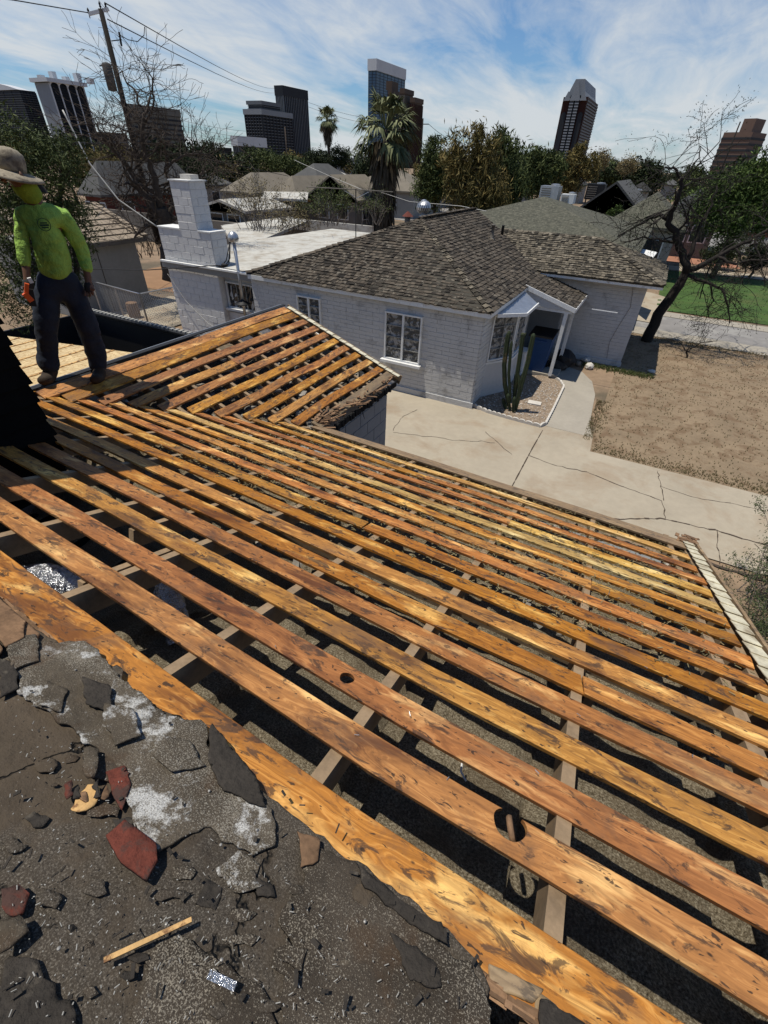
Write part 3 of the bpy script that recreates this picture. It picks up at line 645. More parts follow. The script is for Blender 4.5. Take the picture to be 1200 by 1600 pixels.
for k,(px,of,mt) in enumerate([
 ([(165,1100),(210,1110),(222,1150),(180,1165),(168,1140)],.030,'gran'),([(70,1060),(105,1075),(95,1110),(60,1100)],.030,'gran'),
 ([(130,1060),(175,1075),(170,1110),(135,1100)],.028,'tar'),([(240,1150),(300,1160),(320,1195),(270,1205),(240,1180)],.028,'gran'),
 ([(130,1165),(155,1170),(150,1215),(133,1210)],.034,'gran'),([(10,1000),(55,990),(60,1030),(20,1050)],.026,'gran'),
 ([(0,1030),(25,1040),(30,1075),(0,1090)],.02,'tar'),([(0,1440),(35,1430),(48,1455),(20,1480),(0,1490)],.026,'gran'),
 ([(320,1370),(345,1385),(335,1420),(305,1410)],.014,'tar'),([(445,1460),(480,1480),(470,1520),(440,1500)],.022,'gran2'),
 ([(560,1350),(620,1400),(690,1440),(700,1475),(640,1440),(570,1385)],.024,'tar'),([(610,1455),(680,1500),(690,1540),(640,1530)],.024,'tar'),
 ([(395,1370),(425,1380),(430,1400),(400,1398)],.016,'tar')]):
    felt_piece('torn_felt_scrap',px,of,M_[mt],80+5*k,None,.007,.006,.02)
r=random.Random(303)
for k in range(64):
    x=r.uniform(15,700); y=r.uniform(1000,1590)
    if y<915+.84*x or (x<330 and 1130<y<1240 and r.random()<.5): continue
    a0=r.uniform(0,6.3); sz=r.choice((10,16,26,40)); n_=r.choice((4,5,5)); el=r.uniform(.3,.9)
    px=[(x+sz*math.cos(a0+6.283*j/n_)*r.uniform(.6,1.1),y+sz*el*math.sin(a0+6.283*j/n_)*r.uniform(.6,1.1)) for j in range(n_)]
    felt_piece('torn_felt_scrap',px,r.choice((.005,.009,.014)),M_[r.choice(('tar','felt','felt','gran','gran2','gran2'))],400+3*k,None,.012,.003,.008)
felt_piece('red_shingle_piece',[(165,1305),(195,1280),(245,1318),(246,1345),(230,1375),(190,1345)],.034,M_['red'],151,'red painted wood shingle piece broken square',.001,.010,.004)
felt_piece('red_shingle_piece',[(165,1205),(195,1195),(205,1225),(190,1265),(175,1240)],.018,M_['red'],153,None,.004,.006,.006)
felt_piece('red_shingle_piece',[(0,1388),(28,1380),(45,1395),(36,1425),(15,1430),(0,1415)],.022,M_['red'],155,None,.003,.006,.006)
felt_piece('raw_wood_patch',[(116,1245),(138,1226),(150,1226),(158,1242),(150,1258),(122,1268)],.016,M_['splint'],157,'yellow raw wood exposed through a tear',.020,.004,.01)
for k in range(7): felt_piece('torn_felt_scrap',[(100+11*k+6*(k%2),1225+7*(k%3)),(112+11*k,1218+9*(k%4)),(116+11*k,1240+6*(k%3)),(104+11*k,1248)],.022,M_[('red','tar','darkwood')[k%3]],701+k*3,None,.012,.004,.01)
felt_piece('red_shingle_piece',[(465,1300),(500,1310),(497,1345),(470,1355)],.020,M_['darkwood'],159,None,.006,.006,.006)
# old shingles showing under the felt at far left
for k,(px) in enumerate([[(-30,905),(0,935),(40,970),(38,995),(10,1010),(-30,960)],[(-40,960),(5,1015),(-5,1030),(-50,1000)],[(40,970),(62,990),(50,1008),(35,1000)]]):
    felt_piece('old_wood_shingle',px,.030-.006*k,M_['darkwood'],170+k*5,None,.002,.010,.004)
def mstrip(a,b,w,h,off,m,name,label=None):
    A=gm(*a,FO+off);B=gm(*b,FO+off); o=MB().bar(A,B,w,h).build(name,m); 
    return o
tag(mstrip((162,1501),(299,1437),.0075,.006,.033,M_['splint'],'wood_stick'),'thin pale wood stick lying on the dark felt','stick')
o=mstrip((326,1522),(368,1542),.012,.008,.030,M_['foil'],'foil_strip'); tag(o,'crumpled shiny foil strip on the felt near the bottom','foil strip')
def disc(px,py,off=.020,r_=.0032): 
    p=gm(px,py,FO+off); mb=MB().lathe((0,0,0),[(r_,0),(r_*.9,.002),(r_*.3,.003)],10); o=mb.build('roofing_nail',M_['nailhead'],house); o.location=p; o.rotation_euler=(-math.atan(T)+random.uniform(-.3,.3),random.uniform(-.3,.3),0)
for p in ((262,1178),(327,1236),(260,1444),(346,1500),(401,1297),(92,1482),(570,1440),(72,1022),(118,1047),(345,1320)): disc(*p)
# small splinters, grit, nails
mb=MB(); r=random.Random(77)
for k in range(700):
    x=r.uniform(10,740); y=r.uniform(1080,1600)
    if y<1090+.72*x-60: continue
    p=gm(x,y,FO+.022); a=r.uniform(0,6.3); L=r.choice((.0015,.002,.003,.004,.008)); mb.bar(p,p+Vector((L*math.cos(a),L*math.sin(a),0)),r.uniform(.0008,.0018),.0012)
stuff(mb.build('loose_grit',M_['stucco'],house))
mb=MB()
for k in range(80):
    x=r.uniform(10,760); y=r.uniform(1020,1600)
    if y<960+.62*x: continue
    p=gm(x,y,FO+.024); a=r.uniform(0,6.3); L=r.uniform(.004,.022); mb.bar(p,p+Vector((L*math.cos(a),L*math.sin(a),r.uniform(0,.004))),r.uniform(.002,.008),.002)
stuff(mb.build('bark_and_tar_crumbs',M_['tar'],house))
# rotten layered edge between felt and wide board
mb=MB(); r=random.Random(5)
for k in range(260):
    t=r.random(); x=-2.0+2.25*t; v=bv(x,.214)-r.uniform(0,.025); L=r.uniform(.03,.14)
    mb.bar((x,v,mz(v)+r.uniform(-.012,.012)),(x+L,bv(x+L,.214)-r.uniform(0,.025),mz(v)+r.uniform(-.012,.010)),r.uniform(.004,.014),.004)
stuff(mb.build('rotten_felt_edge',M_['darkwood'],house))
# exposed bits right of the felt at the bottom edge
felt_piece('exposed_board_end',[(765,1505),(850,1545),(835,1565),(770,1545)],-.015,M_['woodgrey'],191,None,.004,.015,.002)
felt_piece('exposed_board_end',[(836,1545),(870,1570),(875,1640),(838,1640)],-.02,M_['woodgrey'],193,None,.004,.015,.002)
felt_piece('torn_felt_scrap',[(845,1560),(900,1590),(960,1640),(880,1660),(850,1620)],-.005,M_['tar'],195,None,.01,.008,.01)
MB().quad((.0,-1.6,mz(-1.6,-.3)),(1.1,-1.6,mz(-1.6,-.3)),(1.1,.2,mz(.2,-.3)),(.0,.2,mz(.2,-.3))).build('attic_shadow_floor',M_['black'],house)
# nails in the boards: dark holes & bent nails are in the material; a few real bent nails
for (x,y) in ((560,1150),(905,1120),(1010,1045),(700,1215),(840,1210),(430,1010),(640,1120),(950,930),(300,905),(1080,1180)):
    p=gm(x,y,.001); a=random.uniform(0,6); MB().tube([p,p+Vector((.002,0,.008)),p+Vector((.012*math.cos(a),.012*math.sin(a),.011))],.0012,5).build('bent_nail',M_['metal'],house)
MB().tube([gm(x,y,-.33) for x,y in ((722,1192),(720,1205),(728,1220))],.004,5).build('white_wire',M_['trim'],house)
MB().tube([gm(x,y,-.20) for x,y in ((818,940),(835,938),(850,944),(862,952))],.006,5).build('white_wire',M_['trim'],house)
# ================================================================== NEIGHBOUR HOUSE
nb=thing('white_block_house','white painted block house with weathered shake hip roof across the driveway','house')
def shingles(poly,u,parent,m,name='roof_shingles',ex=.125,wd=.105,th=.024,seed=0,under=True,cap=0):
    poly=[Vector(p) for p in poly]; u=Vector(u).normalized(); n=(poly[1]-poly[0]).cross(poly[2]-poly[0]).normalized()
    if n.z<0: n=-n
    w=n.cross(u).normalized()
    if w.z<0: w=-w
    o=poly[0]; Q=[((p-o).dot(u),(p-o).dot(w)) for p in poly]; r=random.Random(seed); mb=MB()
    w0=min(q[1] for q in Q); w1=max(q[1] for q in Q); y=w0-.02; k=0
    while y<w1:
        yy=min(max(y+ex/2,w0+1e-3),w1-1e-3); xs=[]
        for i in range(len(Q)):
            a=Q[i-1];b=Q[i]
            if (a[1]>yy)!=(b[1]>yy): xs.append(a[0]+(b[0]-a[0])*(yy-a[1])/(b[1]-a[1]))
        xs.sort()
        for a,b in zip(xs[::2],xs[1::2]):
            x=a-r.uniform(0,wd)*.5
            while x<b:
                ww=wd*r.uniform(.6,1.45); x2=min(x+ww,b+.02); xa=max(x,a-.02)
                if x2-xa>.02:
                    lo=y+r.uniform(-.016,.012); t=th*r.uniform(.7,1.6)
                    P=[(xa+.003,lo,t),(x2-.003,lo+r.uniform(-.006,.006),t*r.uniform(.85,1.15)),(x2-.003,lo+ex*1.25,.004),(xa+.003,lo+ex*1.25,.004)]
                    B=[(p[0],p[1],0) for p in P[:2]]
                    V=[o+u*p[0]+w*p[1]+n*p[2] for p in P+B]
                    mb.add(V,[(0,1,2,3),(4,5,1,0),(5,2,1),(4,0,3)])
                x+=ww
        y+=ex; k+=1
    ob=stuff(mb.build(name,m,parent))
    if under: MB().prism(poly,.05,n).build('roof_deck',M_['under'],parent)
    return ob
def hipcap(a,b,parent,m,w=.12,seed=0,step=.17):
    a=Vector(a);b=Vector(b);L=(b-a).length;n=int(L/step);r=random.Random(seed); mb=MB(); d=(b-a).normalized(); sd=d.cross(Vector((0,0,1))).normalized(); up=sd.cross(d)
    for i in range(n):
        p=a+d*(i*step); t=r.uniform(.02,.045)
        for s in (-1,1):
            V=[p+up*t,p+sd*s*w-up*.03+up*t,p+sd*s*w-up*.03+d*step*1.2,p+d*step*1.2+up*.012]
            mb.prism(V,.012,up)
    return stuff(mb.build('hip_cap_shingles',m,parent))
PK=(-6.2,13.85,3.74); PK2=(-6.2,18.6,3.74)
shingles([(-9.95,10.5,2.40),(-2.78,10.45,2.40),PK],(1,0,0),nb,M_['shake'],seed=1)
shingles([(-2.78,10.45,2.40),(-2.80,15.55,2.40),(-4.95,17.8,3.25),PK2,PK],(0,1,0),nb,M_['shake'],seed=2)
shingles([(-9.95,10.5,2.4),PK,PK2,(-9.95,22,2.4)],(0,1,0),nb,M_['shake'],seed=3)
shingles([(-2.80,13.80,2.415),(-1.40,13.80,2.0),(-1.40,15.85,2.0),(-2.80,15.85,2.415)],(0,1,0),nb,M_['shake'],seed=4)
shingles([(-3.0,15.68,2.50),(.55,15.68,2.50),(-1.57,17.8,3.25),(-4.95,17.8,3.25)],(1,0,0),nb,M_['shake2'],seed=5)
shingles([(.55,15.68,2.50),(.55,20,2.5),(-1.57,17.8,3.25)],(0,1,0),nb,M_['shake2'],seed=6)
MB().prism([(-4.95,17.8,3.22),(-1.57,17.8,3.22),(.55,20,2.46),(-3.,20,2.46)],.04).build('roof_deck',M_['under'],nb)
hipcap((-2.78,10.45,2.43),PK,nb,M_['shake2'],w=.09,seed=1); hipcap((-9.95,10.5,2.43),PK,nb,M_['shake'],seed=2); hipcap(PK,PK2,nb,M_['shake'],seed=3)
hipcap((.55,15.68,2.53),(-1.57,17.8,3.28),nb,M_['shake2'],seed=4); hipcap((-1.57,17.8,3.27),(-4.95,17.8,3.27),nb,M_['shake2'],seed=5,w=.08)
# walls
WY=10.62
mb=MB(); mb.bb((-9.9,WY-.016,0),(-2.98,WY+.2,2.38)); mb.bb((-3.12,WY+.2,0),(-2.955,16.2,2.38)); mb.bb((-2.955,16.188,0),(.15,16.4,2.48)); mb.bb((0.0,16.4,0),(.15,20,2.48)); mb.bb((-9.9,WY+.2,0),(-9.7,20,2.38))
mb.build('wall',M_['whitewall'],nb)
W1=(466,460,504,506); 
def pxrect(a,b,Y): return gy(*a,Y),gy(*b,Y)
w2a=gy(606,486,WY); w2b=gy(652,570,WY); w1a=gy(467,461,WY); w1b=gy(502,520,WY)
wins=[(w2a.x,w2b.x+.04,w2b.z+.06,w2a.z-.02),(w1a.x,w1b.x+.03,w1b.z+.05,w1a.z-.02)]
def inwin(c): return any(a-.03<c.x<b+.03 and z0-.05<c.z<z1+.05 for a,b,z0,z1 in wins)
block_wall((-9.9,WY,0),(1,0,0),6.93,2.36,.40,.102,(0,-1,0),M_['whitewall'],nb,'wall_block',keep=lambda c:not inwin(c),dep=.05,seed=8,gap=.008)
block_wall((-2.97,WY,0),(0,1,0),.8,2.36,.40,.102,(1,0,0),M_['whitewall'],nb,'wall_block',dep=.05,seed=9,gap=.010)
block_wall((-2.97,16.2,0),(1,0,0),3.14,2.36,.40,.102,(0,-1,0),M_['whitewall'],nb,'wall_block',dep=.045,seed=10,gap=.006)
for (a,b) in (((-9.9,10.50,2.33),(-2.80,10.47,2.33)),((-2.80,10.47,2.33),(-2.80,13.8,2.33)),((-2.9,15.72,2.44),(.53,15.72,2.44)),((.53,15.72,2.44),(.53,20,2.44))):
    MB().bar(a,b,.03,.11).build('eave_fascia',M_['trim'],nb)
MB().bb((-9.9,WY-.06,0),(-2.9,WY-.03,.16)).build('plinth',M_['whitewall'],nb)
MB().bb((-2.9,16.13,0),(.2,16.17,.14)).build('plinth',M_['whitewall'],nb)
def window(x0,x1,z0,z1,Y,cols,rows,parent,pane_m,sill=True,mid=True,rot=None,origin=None):
    """window in plane Y (facing -Y); optional transform"""
    def place(o):
        if rot is not None: o.location=origin; o.rotation_euler=(0,0,rot)
        return o
    fr=MB(); t=.035
    fr.bb((x0-t,Y-.03,z0-t),(x0,Y+.05,z1+t)); fr.bb((x1,Y-.03,z0-t),(x1+t,Y+.05,z1+t)); fr.bb((x0,Y-.03,z1),(x1,Y+.05,z1+t)); fr.bb((x0,Y-.03,z0-t),(x1,Y+.05,z0))
    if mid: fr.bb(((x0+x1)/2-.025,Y-.025,z0),((x0+x1)/2+.025,Y+.04,z1))
    w=place(fr.build('window',M_['trim'],parent))
    W_=(x1-x0)/cols; H_=(z1-z0)/rows
    mn=MB()
    for i in range(1,cols): mn.bb((x0+i*W_-.009,Y-.005,z0),(x0+i*W_+.009,Y+.02,z1))
    for j in range(1,rows): mn.bb((x0,Y-.006,z0+j*H_-.009),(x1,Y+.018,z0+j*H_+.009))
    q=stuff(mn.build('muntins',M_['stucco'],w)) if mn.v else None
    for i in range(cols):
        for j in range(rows):
            r=random.Random(i*9+j); mb=MB(); nx=6; V=[];F=[]
            for a in range(nx+1):
                for b in range(nx+1): V.append((x0+(i+a/nx)*W_,Y+.025+r.uniform(-.010,.010),z0+(j+b/nx)*H_))
            for a in range(nx):
                for b in range(nx): F.append((a*(nx+1)+b,(a+1)*(nx+1)+b,(a+1)*(nx+1)+b+1,a*(nx+1)+b+1))
            mesh_obj('pane',V,F,pane_m,w)
    if sill: MB().bb((x0-.1,Y-.12,z0-t-.07),(x1+.1,Y,z0-t-.004)).build('sill',M_['trim'],w)
    return w
for a,b,z0,z1 in wins: window(a,b,z0,z1,WY-.06,2,4,nb,M_['curtain'])
# bay window
ang=math.atan2(.75,.45)
bay=[(-2.96,11.35),(-2.50,12.1),(-2.50,13.15),(-2.96,13.6)]
MB().prism([(x,y,.92) for x,y in bay],.92).build('bay_base',M_['whitewall'],nb)
MB().prism([(x+ (.06 if x>-2.9 else 0),y,.97) for x,y in bay],.05).build('bay_sill',M_['trim'],nb)
for (a,b,c) in ((bay[0],bay[1],2),(bay[1],bay[2],2),(bay[2],bay[3],1)):
    L=math.hypot(b[0]-a[0],b[1]-a[1]); an=math.atan2(b[1]-a[1],b[0]-a[0])
    window(.06,L-.06,1.03,2.10,0,c,4,nb,M_['curtain'],sill=False,mid=False,rot=an,origin=(a[0],a[1],0))
MB().prism([(x,y,2.18) for x,y in bay],.05).build('bay_head',M_['trim'],nb)
MB().prism([(-2.95,11.0,2.37),(-2.78,11.05,2.25),(-2.30,11.95,2.13),(-2.30,13.2,2.13),(-2.95,13.7,2.37)],.05,(0,0,1)).build('bay_roof',M_['metal'],nb)
MB().bar((-2.29,11.95,2.12),(-2.29,13.2,2.12),.03,.08).build('bay_roof_trim',M_['trim'],nb)
MB().bar((-2.78,11.03,2.22),(-2.29,11.95,2.12),.03,.08).build('bay_roof_trim',M_['trim'],nb)
# porch
MB().bar((-2.85,13.76,2.39),(-1.38,13.76,1.965),.03,.11).build('porch_rake_board',M_['trim'],nb)
MB().bar((-1.38,13.76,1.965),(-1.38,15.85,1.965),.03,.10).build('porch_fascia',M_['trim'],nb)
MB().prism([(-2.95,13.80,2.36),(-2.95,13.80,1.93),(-1.48,13.80,1.93)],.03,(0,1,0)).build('porch_gable_panel',M_['whitewall'],nb)
MB().bb((-2.95,13.79,1.86),(-1.45,13.87,1.93)).build('porch_beam',M_['trim'],nb)
for x,y in ((-1.60,13.84),(-1.55,14.95)):
    MB().bb((x-.045,y-.045,.1),(x+.045,y+.045,1.93)).build('porch_post',M_['trim'],nb)
MB().bb((-3.0,15.95,.1),(-2.0,16.15,2.1)).build('front_door',M_['greyblock'],nb)
MB().bar((-1.0,13.95,2.03),(-.35,13.95,2.03),.02,.02).build('bracket_rod',M_['trim'],nb)
# cracks on the far wall
MB().tube([gy(x,y,16.15) for x,y in ((989,450),(985,480),(965,512),(952,535),(948,560))],.006,4).build('wall_crack',M_['crack'],nb)
# flat roofed rear part
fr=[(-13.95,11.12),(-9.75,11.12),(-9.75,14),(-10.2,21.4),(-14.4,21.6),(-14.7,15.5)]
MB().prism([(x,y,2.30) for x,y in fr],.16).build('flat_roof',M_['flatroof'],nb)
MB().bb((-13.95,11.30,0),(-9.75,11.5,2.14)).build('wall',M_['whitewall'],nb)
MB().bb((-14.3,11.5,0),(-14.1,21,2.14)).build('wall',M_['whitewall'],nb)
MB().bar((-13.97,10.98,2.27),(-9.65,10.98,2.27),.10,.05).build('fascia_cap',M_['trim'],nb)
MB().bar((-13.97,11.0,2.16),(-9.65,11.0,2.16),.05,.17).build('fascia',M_['stucco'],nb)
wa=gy(355,441,11.3); wb=gy(404,487,11.3)
block_wall((-11.65,11.27,0),(1,0,0),1.95,2.08,.40,.2,(0,-1,0),M_['white'],nb,'wall_block',keep=lambda c:not(wa.x-.1<c.x<wb.x+.1 and c.z>wb.z-.1),dep=.05,seed=13)
window(wa.x,wb.x,wb.z+.02,wa.z,11.27,3,1,nb,M_['glass'],mid=False)
# chimney : individual blocks
ch=thing('block_chimney','white block chimney with stepped shoulders and small cap on the flat roof house','chimney',(-12.8,11.4,0))
ch.location=(0,0,0)
mb=MB(); mb.bb((-13.84,11.072,0),(-11.672,11.64,3.16)); mb.bb((-12.89,11.072,3.16),(-12.162,11.68,4.40)); mb.build('core',M_['white'],ch)
def blocks(p0,ux,L,z0,rows,bw,nrm,seed): block_wall(p0,ux,L,rows*.2+.001,bw,.2,nrm,M_['white'],ch,'block',dep=.05,seed=seed,z0=z0,gap=.006,single=True)
blocks((-13.86,11.09,0),(1,0,0),2.18,-.01,16,.40,(0,-1,0),1)
blocks((-12.91,11.09,0),(1,0,0),.75,3.20,6,.40,(0,-1,0),2)
blocks((-12.18,11.08,0),(0,1,0),.62,3.20,6,.40,(1,0,0),3)
blocks((-11.69,11.08,0),(0,1,0),.60,2.2,5,.40,(1,0,0),4)
MB().bb((-13.88,11.04,3.18),(-12.92,11.68,3.215)).build('shoulder_cap',M_['trim'],ch)
MB().bb((-12.15,11.04,3.18),(-11.64,11.68,3.215)).build('shoulder_cap',M_['trim'],ch)
MB().prism([(-12.94,11.04,4.41),(-12.12,11.04,4.41),(-12.12,11.72,4.41),(-12.94,11.72,4.41)],.03).build('stack_cap',M_['trim'],ch)
MB().bb((-12.75,11.35,4.41),(-12.35,11.66,4.53)).build('flue_cap',M_['stone'],ch)
# service mast
sm=thing('service_mast','galvanised electrical service mast with domed weatherhead beside the chimney','electric mast')
mx,my=-10.72,11.0
MB().tube([(mx,my,.9),(mx,my,3.12)],.045,12).build('mast_pipe',M_['metal'],sm,True)
MB().lathe((mx,my,3.08),[(.05,-.05),(.13,-.02),(.16,.05),(.14,.14),(.08,.21),(.02,.235)],14).build('weatherhead',M_['metal'],sm,True)
MB().lathe((mx,my-.03,1.42),[(.02,.12),(.06,.08),(.24,.0),(.25,-.02)],12).build('rain_collar',M_['darkmetal'],sm,True)
for k,(a,b) in enumerate(((-.1,.12),(-.02,.2),(.06,.05))):
    MB().tube([(mx-.05,my-.1,3.06),(mx-.15+a,my-.16,2.7-b),(mx-.35+a,my-.2,2.45-b*.3),(mx-.62,my-.25,2.42)],.014,6).build('drip_cable',M_['wire'],sm,True)
MB().tube([(mx-.45,my-.2,2.40),(mx-.35,my-.22,2.45),(mx-.2,my-.2,2.46)],[.03,.06,.03],8).build('splice_bundle',M_['wire'],sm,True)
def cable(name,label,pts,rad,m,cat='cable',n=24,sag=0.,group=None):
    P=[]; pts=[Vector(p) for p in pts]
    for i in range(len(pts)-1):
        for k in range(n):
            t=k/n; p=pts[i].lerp(pts[i+1],t); p.z-=sag*4*t*(1-t); P.append(p)
    P.append(pts[-1]); o=MB().tube(P,rad,5).build(name,m,None,True); return tag(o,label,cat,group)
cable('overhead_cable','black service cable running left from the weatherhead',[(mx-.6,my-.25,2.42),gy(230,422,10.6),gy(-40,418,9.8)],.014,M_['wire'])
cable('overhead_cable','thin grey cable drooping down the lit chimney wall',[gy(262,428,10.95),gy(290,470,10.95),gy(325,505,10.95),gy(333,510,10.95)],.008,M_['wirel'])
# roof vents
v=gz(770,372,2.95); v=Vector((-4.75,15.9,3.17))
p=onp(768,374,(.394,0,1),(-2.8,0,2.4)); o=MB().lathe((p.x,p.y,p.z-.05),[(.16,.0),(.07,.08),(.05,.1),(.05,.42),(.06,.42),(.06,.45)],10).build('vent_pipe',M_['stuccod'],nb,True)
p=onp(784,368,(.394,0,1),(-2.8,0,2.4)); MB().lathe((p.x,p.y,p.z-.05),[(.05,0),(.045,.32),(.06,.34)],8).build('vent_pipe',M_['darkmetal'],nb,True)
# ---- planter
pl=[(738,635),(760,645),(790,654),(820,662),(843,668),(852,664),(862,645),(873,622),(880,607),(874,597),(860,591),(848,588),(818,588)]
pw=[gz(x,y) for x,y in pl]
gp=[(p.x,p.y) for p in pw]+[(-2.5,13.2),(-2.5,12.1),(-2.95,11.35),(-2.95,10.75)]
sheet('planter_gravel',gp,.03,M_['gravel'])
ed=thing('scalloped_planter_edging','white scalloped concrete edging round the gravel cactus bed','planter edging')
path=[]
for a,b in zip(pw[:-3],pw[1:-2]):
    n=max(1,int((b-a).length/.13)); path+=[a.lerp(b,i/n) for i in range(n)]
for i in range(len(path)-1):
    a,b=path[i],path[i+1]; 
    mb=MB(); d=(b-a); L=d.length; x=d.normalized(); y=Vector((-x.y,x.x,0)); P=[a+Vector((0,0,.0))]+[a+x*(L*(.5-.5*math.cos(t)))+Vector((0,0,.05+.05*math.sin(t))) for t in np.linspace(0,math.pi,7)]+[b]
    V=[p+y*.025 for p in P]+[p-y*.025 for p in P]; k=len(P)
    mb.add(V,[tuple(range(k)),tuple(range(2*k-1,k-1,-1))]+[(i_,i_+k,(i_+1)%k+k,(i_+1)%k) for i_ in range(k)])
    mb.build('edging_scallop',M_['stone'],ed)
chunk=MB()
r=random.Random(4)
for k in range(380):
    t=(r.random(),r.random()); x=-2.9+1.8*t[0]; y=10.8+2.6*t[1]
    if not inpoly(np.array([x]),np.array([y]),gp)[0]: continue
    s=r.uniform(.012,.035); chunk.box((x,y,.035),(s,s*.8,s*.6),rz=r.uniform(0,3))
stuff(tag(chunk.build('bed_pebbles',M_['stone']),'loose pale pebbles in the cactus bed','pebbles'))
p=gz(835,630,.04); tag(MB().box(p,(.34,.22,.05),rz=.1).build('flat_paver',M_['stone']),'pale flat paver lying in the cactus bed','paver')
# cactus
ca=thing('columnar_cactus','tall green columnar cactus with several arms in the gravel bed','cactus')
cb=gz(800,640,.03)
def cact(pts,rad):
    P=[pv(x,y,cb,o_) for x,y,o_ in pts]; Q=[]
    for a,b in zip(P[:-1],P[1:]): Q+= [a.lerp(b,t/5) for t in range(5)]
    Q.append(P[-1]); n=len(Q); mb=MB(); nb_=14
    rr=[rad*(.75+.3*min(1,i/4))*(1 if i<n-3 else (.95,.75,.35)[i-n+3]) for i in range(n)]
    mb.tube(Q,rr,nb_)
    # ribs: push every other vertex in
    for i in range(n):
        for j in range(1,nb_,2): k=i*nb_+j; mb.v[k]=tuple(Vector(mb.v[k]).lerp(Q[i],.22))
    mb.build('cactus_arm',M_['cactus'],ca,False)
cact([(795,634,0),(789,600,0),(788,570,0),(793,530,0),(796,517,0)],.055)
cact([(798,628,.08),(795,585,.08),(798,545,.08),(800,533,.08)],.036)
cact([(802,634,.0),(806,600,.0),(812,560,0),(817,525,0),(816,520,0)],.05)
cact([(812,555,.0),(815,530,-.05),(822,520,-.05)],.036)
cact([(806,636,.05),(815,600,.05),(825,565,.05),(832,530,.05),(834,521,.05)],.055)
cact([(797,640,.1),(794,622,.1),(794,615,.1)],.045)
cact([(802,644,.15),(803,628,.15),(804,620,.15)],.045)
cact([(806,642,.1),(811,622,.1),(811,584,.1)],.035)
cact([(791,640,.02),(788,630,.0),(786,622,0)],.05)
# bin, box, rubbish
bn=thing('wheelie_bin','blue wheeled recycling bin with dark lid on the porch','bin')
c=gz(832,600,.1); c=Vector((-2.12,14.25,.1))
mb=MB(); mb.add([(c.x+sx*(.24 if z==0 else .33),c.y+sy*(.26 if z==0 else .36),c.z+z) for z in (0,1.0) for sx,sy in ((-1,-1),(1,-1),(1,1),(-1,1))],[(3,2,1,0),(4,5,6,7),(0,1,5,4),(1,2,6,5),(2,3,7,6),(3,0,4,7)]); mb.build('body',M_['bin'],bn)
MB().prism([(c.x-.35,c.y-.4,1.16),(c.x+.35,c.y-.4,1.16),(c.x+.35,c.y+.38,1.22),(c.x-.35,c.y+.38,1.22)],.05).build('lid',M_['darkmetal'],bn)
for s in (-1,1): MB().lathe((c.x+s*.27,c.y+.3,.2),[(.1,-.03),(.1,.03)],12,Matrix.Rotation(math.pi/2,3,'Y')).build('wheel',M_['tyre'],bn)
MB().bar((c.x-.2,c.y-.37,1.0),(c.x+.2,c.y-.37,1.0),.03,.05).build('handle',M_['bin'],bn)
bx=thing('white_cabinet','small white metal box standing between the bay window and the bin','box')
c=gz(806,584,0); MB().bb((c.x-.18,c.y-.2,.05),(c.x+.18,c.y+.2,.72)).build('body',M_['trim'],bx); MB().bb((c.x-.2,c.y-.22,.722),(c.x+.2,c.y+.22,.76)).build('lid',M_['white'],bx); MB().bb((c.x-.15,c.y-.215,.12),(c.x+.15,c.y-.203,.66)).build('door',M_['white'],bx)
def rock(name,c,s,m,label,cat,seed,group=None,flat_=.7):
    bm=bmesh.new(); bmesh.ops.create_icosphere(bm,subdivisions=2,radius=s); r=random.Random(seed)
    for v in bm.verts:
        k=1+.25*math.sin(v.co.x*9/s*.3+seed)+r.uniform(-.1,.1); v.co=Vector((v.co.x*k*1.2,v.co.y*k,v.co.z*flat_*k))
    me=bpy.data.meshes.new(name); bm.to_mesh(me); bm.free(); me.materials.append(m); o=bpy.data.objects.new(name,me); COL.objects.link(o); o.location=c; return tag(o,label,cat,group)
for k,((x,y),s,l) in enumerate((((914,562),.12,'upper pale stone at the wall foot beside the rubbish bags'),((920,572),.13,'lower pale stone at the corner of the walkway'),((904,568),.10,'brownish stone between the bags and the pale stones'))):
    rock('garden_stone',gz(x,y,.07),s,M_['stone'] if k<2 else M_['stuccod'],l,'stone',k)
rock('rubbish_bag',gz(884,562,.2),.34,M_['darkmetal'],'black rubbish bag slumped against the far white wall','rubbish bag',9,None,.9)
rock('rubbish_bag',gz(872,572,.12),.24,M_['tar'],'small dark sack behind the porch post','rubbish bag',10)
rock('garden_stone',gz(1017,580,.05),.09,M_['stone'],'lone pale stone at the tip of the house shadow','stone',12)
# driveway joint and cracks
def crack(px,w=.012,name='concrete_crack',z=.0155,seed=0,jit=.03):
    P=[gz(x,y,z) for x,y in px]; r=random.Random(seed); Q=[]
    for a,b in zip(P[:-1],P[1:]):
        n=max(2,int((b-a).length/.09)); 
        for i in range(n): Q.append(a.lerp(b,i/n)+Vector((r.gauss(0,jit*.4),r.gauss(0,jit*.4),0)))
    Q.append(P[-1]); mb=MB()
    for i in range(len(Q)-1):
        d=(Q[i+1]-Q[i]).normalized(); s=Vector((-d.y,d.x,0))*w*r.uniform(.25,.75); mb.quad(Q[i]-s,Q[i+1]-s,Q[i+1]+s,Q[i]+s)
    o=mb.build(name,M_['crack']); struct(o)
crack([(848,672),(832,700),(800,760),(790,780)],.02,'control_joint',jit=0)
crack([(613,673),(630,650),(652,640)],.012,seed=1); crack([(613,675),(653,680),(683,683),(707,688),(747,689),(773,692)],.012,seed=2)
crack([(758,675),(770,685),(800,710)],.012,seed=3)
crack([(827,712),(870,728),(917,737),(960,755),(1000,770),(1033,782),(1040,797),(1037,803),(1040,810)],.018,seed=4)
crack([(960,810),(1000,810),(1040,811),(1067,817),(1100,826),(1127,830),(1160,842),(1200,852)],.03,seed=5)
